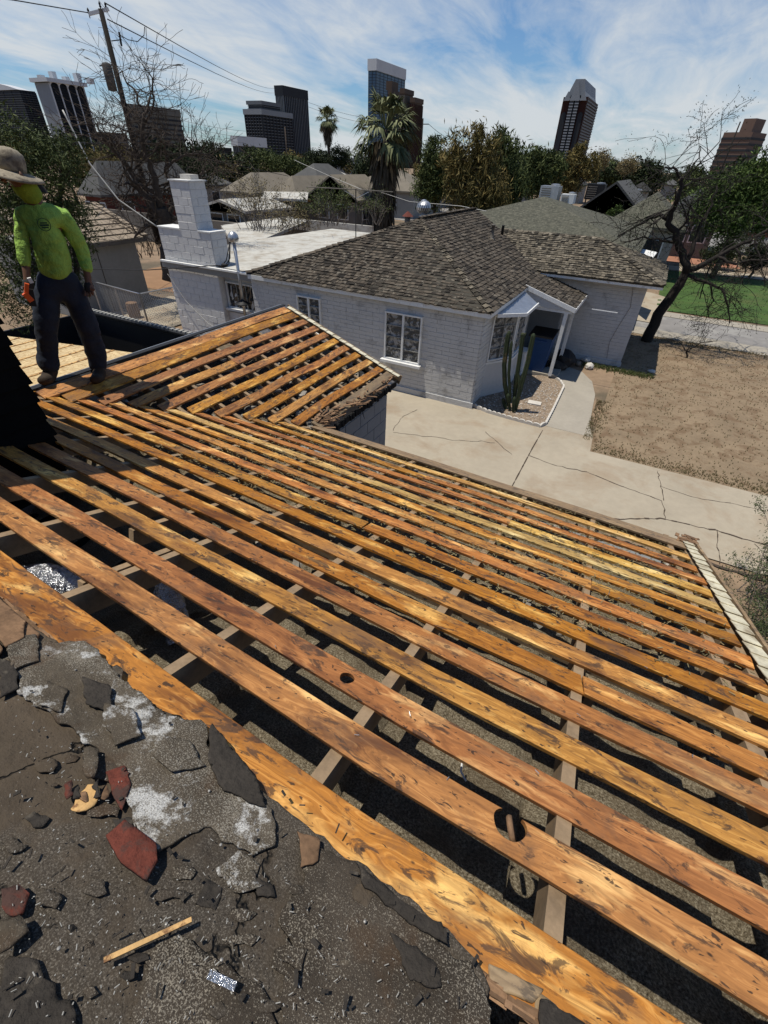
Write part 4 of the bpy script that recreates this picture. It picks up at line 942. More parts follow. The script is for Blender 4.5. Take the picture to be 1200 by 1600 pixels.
crack([(1027,735),(1033,757),(1037,782)],.013,seed=6); crack([(1033,760),(1083,777),(1133,785),(1173,793),(1200,800)],.012,seed=7)
crack([(1120,830),(1121,850),(1125,880)],.014,seed=8); crack([(1180,850),(1195,872)],.01,seed=9)
crack([(1095,873),(1130,887),(1200,908)],.05,'driveway_edge_gap',seed=10,jit=.02)
# ================================================================== TREES
def leaf_mesh(name,blobs,n,size,m,parent,elong=1.,seed=0,clump=18,droop=0.,spread=.16,shell=.55):
    """blobs: (center Vector, rx,ry,rz). many small leaf quads in clumps"""
    g=np.random.default_rng(seed); vols=np.array([b[1]*b[2]*b[3] for b in blobs])**.8; pr=vols/vols.sum(); nc=max(1,n//clump)
    bi=g.choice(len(blobs),nc,p=pr); d=g.normal(size=(nc,3)); d/=np.linalg.norm(d,axis=1)[:,None]; rad=(shell+(1-shell)*g.random(nc))*(.75+.5*g.random(nc)); 
    C=np.array([tuple(b[0]) for b in blobs])[bi]; Rr=np.array([b[1:4] for b in blobs])[bi]
    cc=C+d*rad[:,None]*Rr; sc=Rr.mean(1)*spread*(.5+g.random(nc))
    c=np.repeat(cc,clump,0)+g.normal(size=(nc*clump,3))*np.repeat(sc,clump)[:,None]*np.array([1,1,.75+droop*.6])
    N=len(c); a=g.normal(size=(N,3)); a[:,2]-=droop*2.2; a/=np.linalg.norm(a,axis=1)[:,None]; b=np.cross(a,g.normal(size=(N,3))); b/=np.linalg.norm(b,axis=1)[:,None]
    s=size*(.6+.8*g.random(N))[:,None]; L=a*s*elong; Wd=b*s*.5
    V=np.stack([c-L*.5,c+Wd*.5-L*.05,c+L*.5,c-Wd*.5-L*.05],1).reshape(-1,3); F=np.arange(N*4).reshape(-1,4)
    me=bpy.data.meshes.new(name); me.from_pydata(V.tolist(),[],F.tolist()); me.materials.append(m)
    o=bpy.data.objects.new(name,me); COL.objects.link(o); o.parent=parent; return o
def branch(mb,p,d,L,r,depth,rnd,curl=.35,split=(2,3),sides=5,up=.1,lr=.72,droop=0.,minr=.004,tips=None):
    n=4; P=[p];R=[r]; q=Vector(p); dd=Vector(d).normalized()
    for i in range(n):
        dd=(dd+Vector((rnd.gauss(0,curl),rnd.gauss(0,curl),rnd.gauss(0,curl)+up-droop))*.35).normalized(); q=q+dd*(L/n); P.append(q.copy()); R.append(r*(1-.42*(i+1)/n))
    mb.tube(P,[max(x,minr) for x in R],sides if depth>1 else 3,cap=False)
    if tips is not None and depth<=1: tips+=P[2:]
    if depth<=0: return
    for k in range(rnd.randint(*split)):
        t=rnd.choice((2,3,4)); ax=Vector((rnd.gauss(0,1),rnd.gauss(0,1),rnd.gauss(0,.6))).normalized(); nd=(dd+ax*rnd.uniform(.5,.95)).normalized()
        branch(mb,P[t],nd,L*lr*rnd.uniform(.7,1.15),R[t]*.68,depth-1,rnd,curl,split,sides,up,lr,droop,minr,tips)
def blob_px(spec,D,base=None,dep=1.):
    out=[]
    for (x,y,rx,ry) in spec:
        c=atd(x,y,D); s=pxm(c); out.append((c,rx/s,rx/s*dep,ry/s))
    return out
def tree(name,label,spec,D,leafm_,n,size_px,trunk=None,elong=1.5,seed=0,droop=0.,cat='tree',group=None,shell=.45,clump=18,bark='bark',tr=None,spread=.16):
    B=blob_px(spec,D); cx=sum(b[0].x for b in B)/len(B); cy=sum(b[0].y for b in B)/len(B)
    t=thing(name,label,cat,(cx,cy,0),group)
    top=max(b[0].z for b in B); rnd=random.Random(seed); mb=MB(); base=Vector((0,0,-.1)); r0=tr or .035*top*.7+.05
    lo=min(b[0].z-b[3] for b in B); fork=Vector((rnd.uniform(-.2,.2),rnd.uniform(-.2,.2),max(.6,min(lo+.3,top*.45))))
    mb.tube([base,fork*.5+Vector((.08,0,0)),fork],[r0,r0*.8,r0*.7],8)
    for b in B:
        e=b[0]-Vector((cx,cy,0)); mid=fork.lerp(e,.5)+Vector((rnd.uniform(-.2,.2),rnd.uniform(-.2,.2),.1)); mb.tube([fork,mid,e],[r0*.5,r0*.33,r0*.12],6)
        for k in range(5): branch(mb,mid.lerp(e,rnd.random()),Vector((rnd.gauss(0,1),rnd.gauss(0,1),rnd.uniform(0,1))),b[1]*.75,r0*.14,1,rnd,sides=4)
    mb.build('trunk',M_[bark],t,True)
    n=int(n*1.5); s=size_px*.68/pxm(B[0][0]); Bl=[(b[0]-Vector((cx,cy,0)),b[1],b[2],b[3]) for b in B]
    leaf_mesh('crown',Bl,n,s,M_[leafm_],t,elong,seed,clump,droop,spread,shell)
    return t
tree('feathery_tree','feathery olive green tree beside the worker at the left edge',[(15,235,55,60),(60,300,60,60),(15,350,55,60),(20,440,50,70),(95,250,45,40),(110,360,35,50),(80,420,45,50)],13.5,'leafg',17000,4.6,seed=1,elong=2.6,clump=22)
GB='tall trees beyond the back yards'
tree('broadleaf_tree','olive tree right of the red brick house behind the bare tree',[(150,255,28,20),(190,266,32,18),(225,260,28,18)],62,'leafy',5000,3.6,seed=2)
tree('broadleaf_tree','dark green tree below the banded beige office block',[(255,268,32,20),(290,262,28,20),(320,272,26,18)],55,'leafd',6000,3.6,seed=3)
tree('broadleaf_tree','dark crown below the dark ribbed office block at far left',[(95,232,26,22),(122,228,20,18),(60,225,22,24)],70,'leafd',5000,3.4,seed=4)
tree('broadleaf_tree','green bushy tree in front of the low gridded building',[(385,262,26,18),(412,256,28,18),(358,272,18,14)],85,'leafg',5000,3.4,seed=5)
tree('broadleaf_tree','green tree under the stepped dark tower',[(440,262,26,20),(462,266,20,20)],88,'leafg',4000,3.4,seed=6)
tree('broadleaf_tree','dense dark green tree left of the slim palm trunk',[(488,254,18,16),(502,250,16,14)],110,'leafd',3500,3.2,seed=7)
tree('broadleaf_tree','dense dark green tree right of the slim palm trunk',[(530,247,20,14),(512,255,14,12)],118,'leafd',3500,3.2,seed=8)
tree('broadleaf_tree','low dark tree beside the white roof far behind',[(565,268,14,14),(580,262,12,14)],100,'leafd',2500,3.2,seed=9)
tree('acacia_tree','dark green feathery tree right of the big palm',[(678,245,20,28),(672,290,24,30),(700,275,20,34)],42,'leafg',7500,4.0,seed=10,elong=2.6,droop=-.4)
tree('acacia_tree','yellow brown drooping tree behind the roof peak',[(715,250,26,40),(728,305,32,34),(755,245,28,40),(765,300,34,34),(745,212,14,20)],30,'leafy',6800,4.2,seed=11,elong=3.2,droop=.5,shell=.3)
tree('acacia_tree','green and rust willowy tree right of the roof peak',[(785,250,26,32),(795,300,30,34),(760,325,30,22),(785,222,16,14)],33,'leafg',6500,4.2,seed=12,elong=3.2,droop=.5,shell=.3)
tree('acacia_tree','mid green feathery tree left of the red brown tower',[(835,258,28,24),(830,285,30,20),(862,262,24,22)],40,'leafg',8000,3.8,seed=13,elong=2.6,droop=-.3)
tree('acacia_tree','yellow green tree at the foot of the red brown tower',[(895,262,24,22),(905,238,10,16),(885,285,24,16),(925,262,16,18)],52,'leafy',6000,3.6,seed=14,elong=2.2)
tree('sparse_tree','greyish sparse tree right of the red brown tower',[(940,250,14,16)],80,'weed',1500,3.0,seed=15,shell=.1)
tree('sparse_tree','grey sparse tree beyond the white awning roof',[(982,258,18,12)],90,'weed',1700,3.0,seed=16,shell=.1)
tree('leafy_tree','large bright green tree at the right edge over the parked cars',[(1120,318,36,38),(1160,298,38,36),(1150,345,46,30),(1195,325,34,44),(1185,258,20,22),(1200,295,30,34)],36,'leafb',17000,4.4,seed=17,elong=1.9)
tree('leafy_tree','small dark bush tree between the parked truck and the lawn',[(1125,400,26,14),(1140,388,18,12)],40,'leafd',3000,3.6,seed=18)
tree('leafy_tree','dark low bush at the far side of the lawn on the right',[(1190,400,22,18),(1175,412,16,10)],38,'leafd',3000,3.6,seed=19)
tree('leafy_tree','small bright green shrub before the black gable',[(962,330,9,9),(955,337,12,6)],36,'leafb',900,3.4,seed=20,tr=.04)
tree('leafy_tree','small bright green shrub right of the black gable',[(1008,336,13,8)],38,'leafb',900,3.4,seed=21,tr=.04)
# dark leaning tree in front yard
def guided(name,label,base,paths,r0,m,seed,subs=7,twigL=.9,leaf=None,cat='tree',dep=2,off=0.,droop=0.,sp=(2,3)):
    t=thing(name,label,cat,(base[0],base[1],0)); rnd=random.Random(seed); mb=MB(); tips=[]
    o=Vector((base[0],base[1],0))
    for j,(pts,ra,rb) in enumerate(paths):
        dj=rnd.uniform(-.5,.5)*off
        P=[pv(x,y,base,dj*i/len(pts))-o for i,(x,y) in enumerate(pts)]
        Q=[];n=len(P)-1
        for i in range(n):
            for k in range(3): Q.append(P[i].lerp(P[i+1],k/3)+Vector((rnd.gauss(0,.03),rnd.gauss(0,.03),rnd.gauss(0,.02)))*(0 if i==0 and k==0 else 1))
        Q.append(P[-1]); R=[ra+(rb-ra)*i/(len(Q)-1) for i in range(len(Q))]; mb.tube(Q,R,8)
        if j>0 or subs<0:
            for k in range(abs(subs)):
                i=rnd.randrange(len(Q)//3,len(Q)); branch(mb,Q[i],Vector((rnd.gauss(0,1),rnd.gauss(0,1),rnd.gauss(.1-droop,.7))),twigL*rnd.uniform(.6,1.2),max(R[i]*.45,.010),dep,rnd,.45,sp,4,.05,.7,droop,.0055,tips)
    mb.build('trunk',m,t,True)
    if leaf and tips:
        g=np.random.default_rng(seed); T_=np.array([tuple(p) for p in tips]); idx=g.integers(0,len(T_),leaf[1]); c=T_[idx]+g.normal(size=(leaf[1],3))*leaf[3]
        bl=[]; a=g.normal(size=c.shape); a/=np.linalg.norm(a,axis=1)[:,None]; b=np.cross(a,g.normal(size=c.shape)); b/=np.linalg.norm(b,axis=1)[:,None]; s=leaf[2]
        V=np.stack([c-a*s,c+b*s*.3,c+a*s,c-b*s*.3],1).reshape(-1,3); mesh_obj('crown',V.tolist(),np.arange(len(V)).reshape(-1,4).tolist(),M_[leaf[0]],t)
    return t
tb=gz(1010,533,0)
guided('leaning_dark_tree','leaning dark bare branched tree beside the corner of the white house',(tb.x,tb.y),[
 ([(1008,536),(1030,492),(1055,455),(1072,425)],.20,.14),
 ([(1072,425),(1066,395),(1055,370),(1045,350),(1052,325),(1062,300),(1065,278)],.13,.05),
 ([(1065,280),(1052,262),(1040,262),(1028,275)],.04,.015),([(1065,285),(1080,265),(1092,245),(1094,228)],.035,.01),
 ([(1050,345),(1030,335),(1010,345),(985,358),(965,370)],.07,.02),([(1060,380),(1035,375),(1005,372),(970,378)],.05,.015),
 ([(1072,425),(1095,415),(1120,402),(1150,385),(1180,370),(1215,352)],.10,.04),([(1120,402),(1150,410),(1185,408),(1220,402)],.05,.02),
 ([(1075,430),(1100,440),(1130,452),(1138,478),(1140,505)],.06,.015),([(1110,445),(1112,470),(1108,498)],.03,.01),([(1150,388),(1165,415),(1160,445)],.03,.01),
 ([(1072,415),(1085,380),(1095,350),(1110,320),(1120,290)],.08,.02),([(1055,365),(1075,345),(1082,310)],.05,.015),([(1180,372),(1190,410),(1195,450)],.03,.008)],
 .2,M_['barkd'],31,subs=8,twigL=1.15,leaf=('leafd',7000,.032,.12),dep=2,off=1.6,droop=.12)
# small bare sapling added to cast branch shadow on the dirt
sb=gz(1075,560,0)
guided('shadow_branch','bare dark branch added to cast shadow on the dirt by the leaning tree',(sb.x,sb.y),[([(1068,575),(1075,555),(1078,540)],.03,.02),([(1078,545),(1100,535),(1120,533)],.02,.008),([(1076,550),(1060,535),(1050,530)],.02,.008),([(1070,570),(1055,580),(1048,583)],.015,.006)],.03,M_['barkd'],33,subs=4,twigL=.35,dep=1,cat='branch')
# big bare tree left of the chimney
bb=(atd(262,400,21).x,atd(262,400,21).y)
guided('bare_mesquite_tree','large bare tree with pale broken limbs behind the white chimney',bb,[
 ([(268,440),(266,400),(262,370),(255,345),(250,325)],.34,.22),
 ([(255,345),(235,315),(215,290),(200,262),(185,235)],.16,.05),([(200,262),(180,240),(165,222),(150,205)],.07,.02),
 ([(252,330),(246,300),(240,270),(228,245),(222,215),(225,180),(235,150)],.13,.03),([(225,180),(215,150),(195,120),(182,105)],.04,.012),([(222,200),(240,165),(238,130),(232,105)],.04,.012),
 ([(262,350),(272,320),(270,290),(258,270)],.12,.05),([(258,270),(262,250),(256,225),(246,212)],.05,.02),([(260,262),(275,248),(300,240),(325,240),(345,255)],.05,.015),
 ([(240,300),(225,292),(205,288),(185,290)],.07,.02),([(250,330),(220,322),(195,305)],.06,.02),([(262,360),(240,350),(222,360),(210,372)],.08,.03),
 ([(272,320),(295,300),(315,275),(322,250)],.06,.015),([(262,350),(285,335),(300,315)],.05,.02),([(185,235),(160,210),(145,185)],.03,.01),([(225,245),(205,225),(190,205)],.04,.012)],
 .3,M_['bark'],35,subs=19,twigL=.95,dep=2,off=2.5,leaf=None)
# dry shrubs
def shrub(name,label,px,D,w,h,n,m,seed,leaf=None,cat='shrub'):
    c=atd(px[0],px[1],D); s=pxm(c); W_=w/s;H=h/s; t=thing(name,label,cat,(c.x,c.y,c.z)); r=random.Random(seed); mb=MB(); tips=[]
    for k in range(n):
        b=Vector((r.uniform(-W_,W_)*.55,r.uniform(-.8,.8),0)); d=Vector((b.x/W_*1.1+r.gauss(0,.35),r.gauss(0,.35),1)); branch(mb,b,d,H*r.uniform(.45,.8),.018,2,r,.35,(2,3),3,.05,.6,0.,.006,tips)
    mb.build('stems',m,t)
    if leaf:
        g=np.random.default_rng(seed); T_=np.array([tuple(p) for p in tips]); N=leaf[1]; cc=T_[g.integers(0,len(T_),N)]+g.normal(size=(N,3))*.1; a=g.normal(size=cc.shape); a/=np.linalg.norm(a,axis=1)[:,None]; b=np.cross(a,g.normal(size=cc.shape)); b/=np.linalg.norm(b,axis=1)[:,None]
        V=np.stack([cc-a*leaf[2],cc+b*leaf[2]*.35,cc+a*leaf[2],cc-b*leaf[2]*.35],1).reshape(-1,3); mesh_obj('leaves',V.tolist(),np.arange(len(V)).reshape(-1,4).tolist(),M_[leaf[0]],t)
    return t
shrub('dry_shrub','wide tangle of dry grey stems behind the flat roof',(410,365),26,50,62,46,M_['barkg'],41,('weed',2200,.05))
shrub('dry_shrub','upright green and grey bush at the back of the flat roof',(520,352),29,26,52,22,M_['barkg'],42,('leafg',2600,.06))
shrub('dry_shrub','thin dry bush below the palm skirt',(580,352),31,24,40,18,M_['barkg'],43,('leafg',900,.05))
shrub('dry_shrub','twiggy brown bush right of the dry tangle',(465,362),27,22,34,18,M_['bark'],44,('weed',700,.05))
shrub('dry_shrub','bare dark twigs by the side yard fence',(235,400),25,20,40,16,M_['bark'],45)
# creosote bush near driveway
cr=thing('creosote_bush','feathery green desert bush below the roof rake at the right edge','shrub',(3.4,6.2,0)); r=random.Random(50); mb=MB(); tips=[]
for k in range(80):
    b=Vector((r.uniform(-.7,1.2),r.uniform(-1.0,.7),0)); branch(mb,b,Vector((r.gauss(0,.35),r.gauss(0,.35),1)),r.uniform(.5,1.05),.010,2,r,.3,(2,3),3,.12,.66,0.,.003,tips)
mb.build('stems',M_['barkg'],cr)
g=np.random.default_rng(5); T_=np.array([tuple(p) for p in tips]); N=34000; cc=T_[g.integers(0,len(T_),N)]+g.normal(size=(N,3))*.045; a=g.normal(size=cc.shape); a[:,2]+=.6; a/=np.linalg.norm(a,axis=1)[:,None]; b=np.cross(a,g.normal(size=cc.shape)); b/=np.linalg.norm(b,axis=1)[:,None]
V=np.stack([cc-a*.022,cc+b*.006,cc+a*.022,cc-b*.006],1).reshape(-1,3); mesh_obj('leaves',V.tolist(),np.arange(len(V)).reshape(-1,4).tolist(),M_['creo'],cr)
# dry grass tufts in yard
g=np.random.default_rng(9); V=[];F=[]
def tufts(n,fx,fy,h,name,m,lab):
    V=[];F=[]
    for k in range(n):
        x=fx();y=fy(); 
        for q in range(5):
            a=g.uniform(0,6.28); L=h*g.uniform(.4,1.2); dx=math.cos(a)*L*.6; dy=math.sin(a)*L*.6; n0=len(V); V+= [(x-.006,y,0),(x+.006,y,0),(x+dx,y+dy,L)]; F.append((n0,n0+1,n0+2))
    o=mesh_obj(name,V,F,m); tag(o,lab,'grass'); stuff(o)
tufts(5200,lambda:g.uniform(.15,8),lambda:9.95+abs(g.normal(0,.25)) if g.random()<.3 else g.uniform(10,20.4),.04,'dry_grass',M_['weed'],'short dry grass scattered over the bare yard')
tufts(420,lambda:-.1+abs(g.normal(0,.16)) ,lambda:g.uniform(10.4,13),.05,'walk_edge_grass',M_['weed'],'yellow dry grass along the curved walkway edge')
tufts(500,lambda:g.uniform(-.9,1.2),lambda:15.7+g.normal(0,.12),.09,'wall_foot_weeds',M_['leafg'],'green weeds at the foot of the far white wall')
tufts(900,lambda:g.uniform(1,9),lambda:20.2+g.normal(0,.2),.06,'alley_weeds',M_['weed'],'dry weeds along the edge of the alley')
# ---- palms
def palm(name,label,px,D,scale,trunk_r,skirt,seed,nf=46,group=None):
    c=atd(px[0],px[1],D); r=random.Random(seed); t=thing(name,label,'palm tree',(c.x,c.y,0)); h=c.z
    MB().tube([(0,0,0),(.1*scale,0,h*.5),(0,0,h)],[trunk_r*1.2,trunk_r,trunk_r*.9],10).build('trunk',M_['bark'],t,True)
    def frond(d,stalk,L,mb,nl=13,dro=.5):
        d=d.normalized(); p=Vector((0,0,h))+d*.1; e=p+d*stalk; e.z-=dro*.12*stalk; sd=d.cross(Vector((0,0,1))); sd=sd.normalized() if sd.length>.05 else Vector((1,0,0)); up=sd.cross(d)
        mb.bar(p,e,.035*scale,.02*scale)
        for k in range(nl):
            a=(k/(nl-1)-.5)*2.3; q=(d*math.cos(a)+sd*math.sin(a)+up*r.gauss(0,.08)).normalized(); l=L*(1-.25*abs(a)/1.15)*r.uniform(.85,1.1); m1=e+q*l*.55; m2=e+q*l; m1.z-=l*.06*dro; m2.z-=l*(.28+.4*r.random())*dro+.0; w=sd*.5*math.cos(a)-d*.5*math.sin(a)*.5; w=w.normalized()*.055*scale
            mb.add([e,m1+w,m2,m1-w],[(0,1,3),(1,2,3)])
    mb=MB()
    for k in range(nf):
        a=r.uniform(0,6.283); el=r.uniform(-.75,1.35); frond(Vector((math.cos(a)*math.cos(el),math.sin(a)*math.cos(el),math.sin(el))),scale*r.uniform(.55,.85),scale*r.uniform(.75,1.05),mb,dro=r.uniform(.5,1.3))
    mb.build('fronds',M_['palmg'],t)
    mb=MB(); g=r
    for k in range(int(skirt*170)):
        a=g.uniform(0,6.283); z=h-.25*scale-g.random()*skirt; rr=(.30+.50*max(0,1-((h-z)/skirt)*.75))*scale*g.uniform(.6,1.1); L=scale*g.uniform(.5,1.0)
        p=Vector((math.cos(a)*rr*.6,math.sin(a)*rr*.6,z)); q=p+Vector((math.cos(a)*rr*.45,math.sin(a)*rr*.45,-L)); w=Vector((-math.sin(a),math.cos(a),0))*.07*scale
        mb.add([p,(p+q)/2+w,q,(p+q)/2-w],[(0,1,2,3)])
    mb.build('dead_frond_skirt',M_['palmd'],t)
palm('shaggy_fan_palm','big shaggy fan palm with a thick hanging dead skirt before the brown tower',(603,203),46,1.9,.35,7.0,61,64)
palm('slim_fan_palm','slim distant fan palm standing against the sky',(511,186),115,1.75,.28,2.6,62,44)
# ================================================================== TOWERS
def solve_box(cpx,lx,rx,D,ang=0.):
    c=atd(*cpx,D)
    if ang:
        ca,sa=math.cos(-ang),math.sin(-ang); q=lambda v:(v[0]*ca-v[1]*sa,v[0]*sa+v[1]*ca); C_=q(c); l=q(ray(*lx)); r2=q(ray(*rx))
        return min(l[0]*C_[1]/l[1],C_[0]-1),C_[0],C_[1],max(r2[1]*C_[0]/r2[0],C_[1]+1),c.z
    if cpx[0]<1067:
        L=gy(*lx,c.y).x; Rr=gx(*rx,c.x).y; return min(L,c.x-1),c.x,c.y,max(Rr,c.y+1),c.z
    L=gx(*lx,c.x).y; Rr=gy(*rx,c.y).x; return c.x,Rr,c.y,max(L,c.y+1),c.z
def facade(mb,x0,x1,y0,y1,z0,z1,n,th,pr):
    for k in range(n):
        z=z0+(z1-z0)*(k+.5)/n; h=(z1-z0)/n*th; mb.bb((x0-pr,y0-pr,z-h/2),(x1+pr,y1+pr,z+h/2))
def ribs(mb,x0,x1,y0,y1,z0,z1,nx,ny,w,pr,left=False):
    for k in range(nx+1):
        x=x0+(x1-x0)*k/nx; mb.bb((x-w/2,y0-pr,z0),(x+w/2,y0+.02,z1))
    for k in range(ny+1):
        y=y0+(y1-y0)*k/ny
        if left: mb.bb((x0-pr,y-w/2,z0),(x0+.02,y+w/2,z1))
        else: mb.bb((x1-.02,y-w/2,z0),(x1+pr,y+w/2,z1))
def fm(name,c,rough=.6,v=.1,metal=0.): return flat(name,c,rough,v,.05,0,metal=metal,spec=.08)
tglass=fm('tower_dark_glass',(.008,.011,.016),.4); tglass2=fm('tower_blue_glass',(.085,.15,.22),.3,.15)
tgrey=fm('tower_grey_panel',(.13,.14,.15)); twhite=fm('tower_white_panel',(.50,.52,.54)); tbrown=fm('tower_brown_panel',(.085,.062,.048)); tred=fm('tower_red_brown_brick',(.035,.014,.011)); tbeige=fm('tower_beige_panel',(.13,.125,.11)); tdark=fm('tower_dark_panel',(.030,.033,.038)); trose=fm('tower_rose_stone',(.13,.088,.070)); tsilver=fm('tower_silver_band',(.22,.24,.26))
def tower(name,label,cpx,lx,rx,D,body,bands=None,n=20,th=.4,pr=.4,rib=None,ribm=None,cap=None,capm=None,cat='tower',ang=0.):
    x0,x1,y0,y1,z=solve_box(cpx,lx,rx,D,ang); t=thing(name,label,cat,((x0+x1)/2,(y0+y1)/2,0)); t.location=(0,0,0); t.rotation_euler=(0,0,ang)
    MB().bb((x0,y0,0),(x1,y1,z)).build('body',body,t)
    left=cpx[0]>1067 and not ang
    if bands: 
        mb=MB(); facade(mb,x0,x1,y0,y1,z*.12,z-2,n,th,pr); stuff(mb.build('floor_bands',bands,t))
    if rib:
        mb=MB(); ribs(mb,x0,x1,y0,y1,0,z-1,rib[0],rib[1],rib[2],rib[3],left); stuff(mb.build('facade_ribs',ribm,t))
    if cap: MB().bb((x0-cap[1],y0-cap[1],z-cap[0]),(x1+cap[1],y1+cap[1],z+.3)).build('roof_cap',capm or body,t)
    return t,(x0,x1,y0,y1,z)
t,b=tower('office_tower','dark banded office tower with pale arched cap at the left edge',(30,140),(-60,138),(62,165),700,tdark,tgrey,24,.16,.5,(7,5,.8,.3),tglass)
x0,x1,y0,y1,z=b; MB().prism([(x0+(x1-x0)*(k/10),y0-1,z+(6*math.sin(math.pi*k/10))) for k in range(11)],(y1-y0)*.8,(0,-1,0)).build('arched_cap',twhite,t)
t,b=tower('office_tower','dark ribbed office tower with white roof slab and pale left end',(74,122),(52,120),(128,130),650,tglass,tdark,26,.12,.4,None,None,(2.5,3.),twhite)
x0,x1,y0,y1,z=b; mb=MB()
for k in range(5):
    y=y0+(y1-y0)*k/4; mb.bb((x1,y-.5,0),(x1+.8,y+.5,z-3))
    if k<4:
        for q in range(6):
            a0=math.pi*q/6;a1=math.pi*(q+1)/6; ww=(y1-y0)/8; yc=y+ww; mb.quad((x1+1.2,yc-ww*math.cos(a0),z-2-0*ww),(x1+1.2,yc-ww*math.cos(a1),z-2),(x1+1.2,yc-ww*math.cos(a1),z-6+4*math.sin(a1)*.9),(x1+1.2,yc-ww*math.cos(a0),z-6+4*math.sin(a0)*.9))
stuff(mb.build('facade_ribs',twhite,t)); MB().bb((x0-.5,y0-.6,0),(x1,y0,z-3)).build('end_wall',tsilver,t)
mb=MB()
for k in range(5): mb.bb((x0+8*k-10,y0+10+k*7,z),(x0+8*k-4,y0+14+k*7,z+4+k%2*3))
stuff(mb.build('roof_plant',twhite,t))
tower('office_block','beige horizontally banded office block behind the bare tree',(203,163),(197,163),(280,176),420,tbeige,tdark,9,.42,.3,None,None,(3.5,.6),tbeige,cat='office block')
tower('office_block','low dark gridded block with white top band',(370,213),(362,212),(414,218),400,tdark,tgrey,12,.12,.25,(3,14,.4,.3),tgrey,(5,.8),twhite,cat='office block')
t,b=tower('office_tower','stepped dark apartment tower with pale balcony bands',(408,171),(382,172),(455,180),480,tdark,tgrey,15,.22,.6,(6,9,.9,.8),tdark,(3,1.),tsilver)
t2,b2=tower('tower_setback','upper dark setback storeys on top of the stepped apartment tower',(408,158),(387,159),(437,166),485,tdark,tgrey,22,.2,.5,None,None,(2,1.),tgrey); t2.parent=t; del t2['label']; del t2['category']
for ch_ in list(t2.children): ch_.parent=t
bpy.data.objects.remove(t2)
tower('office_tower','tall slim black tower with fine vertical fins',(441,134),(430,134),(479,140),520,tglass,None,rib=(5,14,.7,.7),ribm=tgrey,cap=(6,.8),capm=tdark)
x=solve_box((441,134),(430,134),(479,140),520)
tower('office_tower','blue glass tower with broad white crown',(588,92),(576,92),(634,95),760,tglass2,tdark,34,.10,.3,(2,8,.5,.3),tdark,(10,1.),twhite)
t,b=tower('office_tower','brown slab tower with stepped top in front of the blue glass tower',(612,140),(606,140),(631,139),560,tbrown,tdark,20,.06,.2)
for cp,lp,rp in (((632,139),(626,139),(646,140)),((648,153),(642,153),(661,154))):
    X0,X1,Y0,Y1,Z=solve_box(cp,lp,rp,545); MB().bb((X0,Y0,0),(X1,Y1,Z)).build('wing_slab',tbrown,t)
    mb=MB(); ribs(mb,X0,X1,Y0,Y1,0,Z-4,2,7,.9,.5); stuff(mb.build('facade_ribs',tred if cp[0]>640 else tbeige,t)); MB().bb((X0-.6,Y0-.6,Z-3),(X1+.6,Y1+.6,Z+.4)).build('roof_cap',tbrown,t)
x0,x1,y0,y1,z=b; MB().bb((x1-7,y0+2,z),(x1-1,y1-10,z+6)).build('stair_head',tbrown,t)
# gabled red brown tower
t,b=tower('gabled_tower','red brown brick tower with silver gabled crown and banded glass centre',(919,151),(881,151),(936,158),640,tred,None)
x0,x1,y0,y1,z=b; w=x1-x0; 
MB().bb((x0+w*.30,y0-1.5,0),(x0+w*.70,y0+1,z+1)).build('glass_bay',tglass,t)
mb=MB()
for k in range(26): zz_=z*(k+.5)/27; mb.bb((x0+w*.31,y0-2.2,zz_),(x0+w*.47,y0-1.4,zz_+z/27*.55)); mb.bb((x0+w*.53,y0-2.2,zz_),(x0+w*.69,y0-1.4,zz_+z/27*.55))
stuff(mb.build('floor_bands',tsilver,t))
mb=MB()
for k in range(26): zz_=z*(k+.5)/27; mb.bb((x1-.2,y0+1,zz_),(x1+.7,y1-1,zz_+z/27*.5))
stuff(mb.build('side_bands',tgrey,t))
for c_,ww_,hh_ in ((x0+w*.5,w*.22,11),(x0+w*.17,w*.14,4),(x0+w*.83,w*.14,4)):
    MB().prism([(c_-ww_,y0-2.4,z-3),(c_+ww_,y0-2.4,z-3),(c_,y0-2.4,z+hh_)],(y1-y0)+3,(0,-1,0)).build('gable',tsilver,t)
MB().prism([(x0+w*.12,y0,z),(x0+w*.88,y0,z),(x0+w*.72,y0,z+13),(x0+w*.35,y0,z+13)],(y1-y0),(0,-1,0)).build('crown_block',tsilver,t)
mb=MB()
for cx_ in (x0+w*.15,x0+w*.85):
    mb.prism([(cx_+math.cos(a)*w*.10,y0-.3,z-14+math.sin(a)*w*.10) for a in np.linspace(0,math.pi,9)]+[(cx_-w*.1,y0-.3,0),(cx_+w*.1,y0-.3,0)],.3,(0,1,0))
stuff(mb.build('arched_panels',tdark,t))
t,b=tower('office_tower','rose brown stepped office tower at the right edge with dark window bands',(1177,206),(1132,206),(1199,208),520,trose,tdark,7,.38,.3,ang=R_(-27))
x0,x1,y0,y1,z=b; MB().bb((x0+9,y0+4,z),(x1-3,y1-4,z+8)).build('penthouse',trose,t)
tower('office_block','small dark block left of the low gridded block',(340,230),(337,230),(362,233),520,tdark,tgrey,8,.2,.3,cat='office block')
t,b=tower('parking_structure','grey parking structure beyond the trees on the right',(1012,255),(1000,255),(1132,272),230,tgrey,tdark,3,.45,.3,cat='parking structure')
tower('white_hall','white flat roofed hall far behind between the palms',(528,248),(522,248),(556,252),170,twhite,None,cap=(1.2,.5),capm=twhite,cat='hall')
tower('grey_hall','low dark office with pale fascia behind the bare tree',(160,206),(150,206),(198,212),260,tdark,tgrey,4,.2,.3,cat='office block')
tower('office_block','long low pale building with brown roof line right of centre',(940,275),(930,275),(1010,280),120,tbeige,None,cap=(1.,.5),capm=tdark,cat='building')
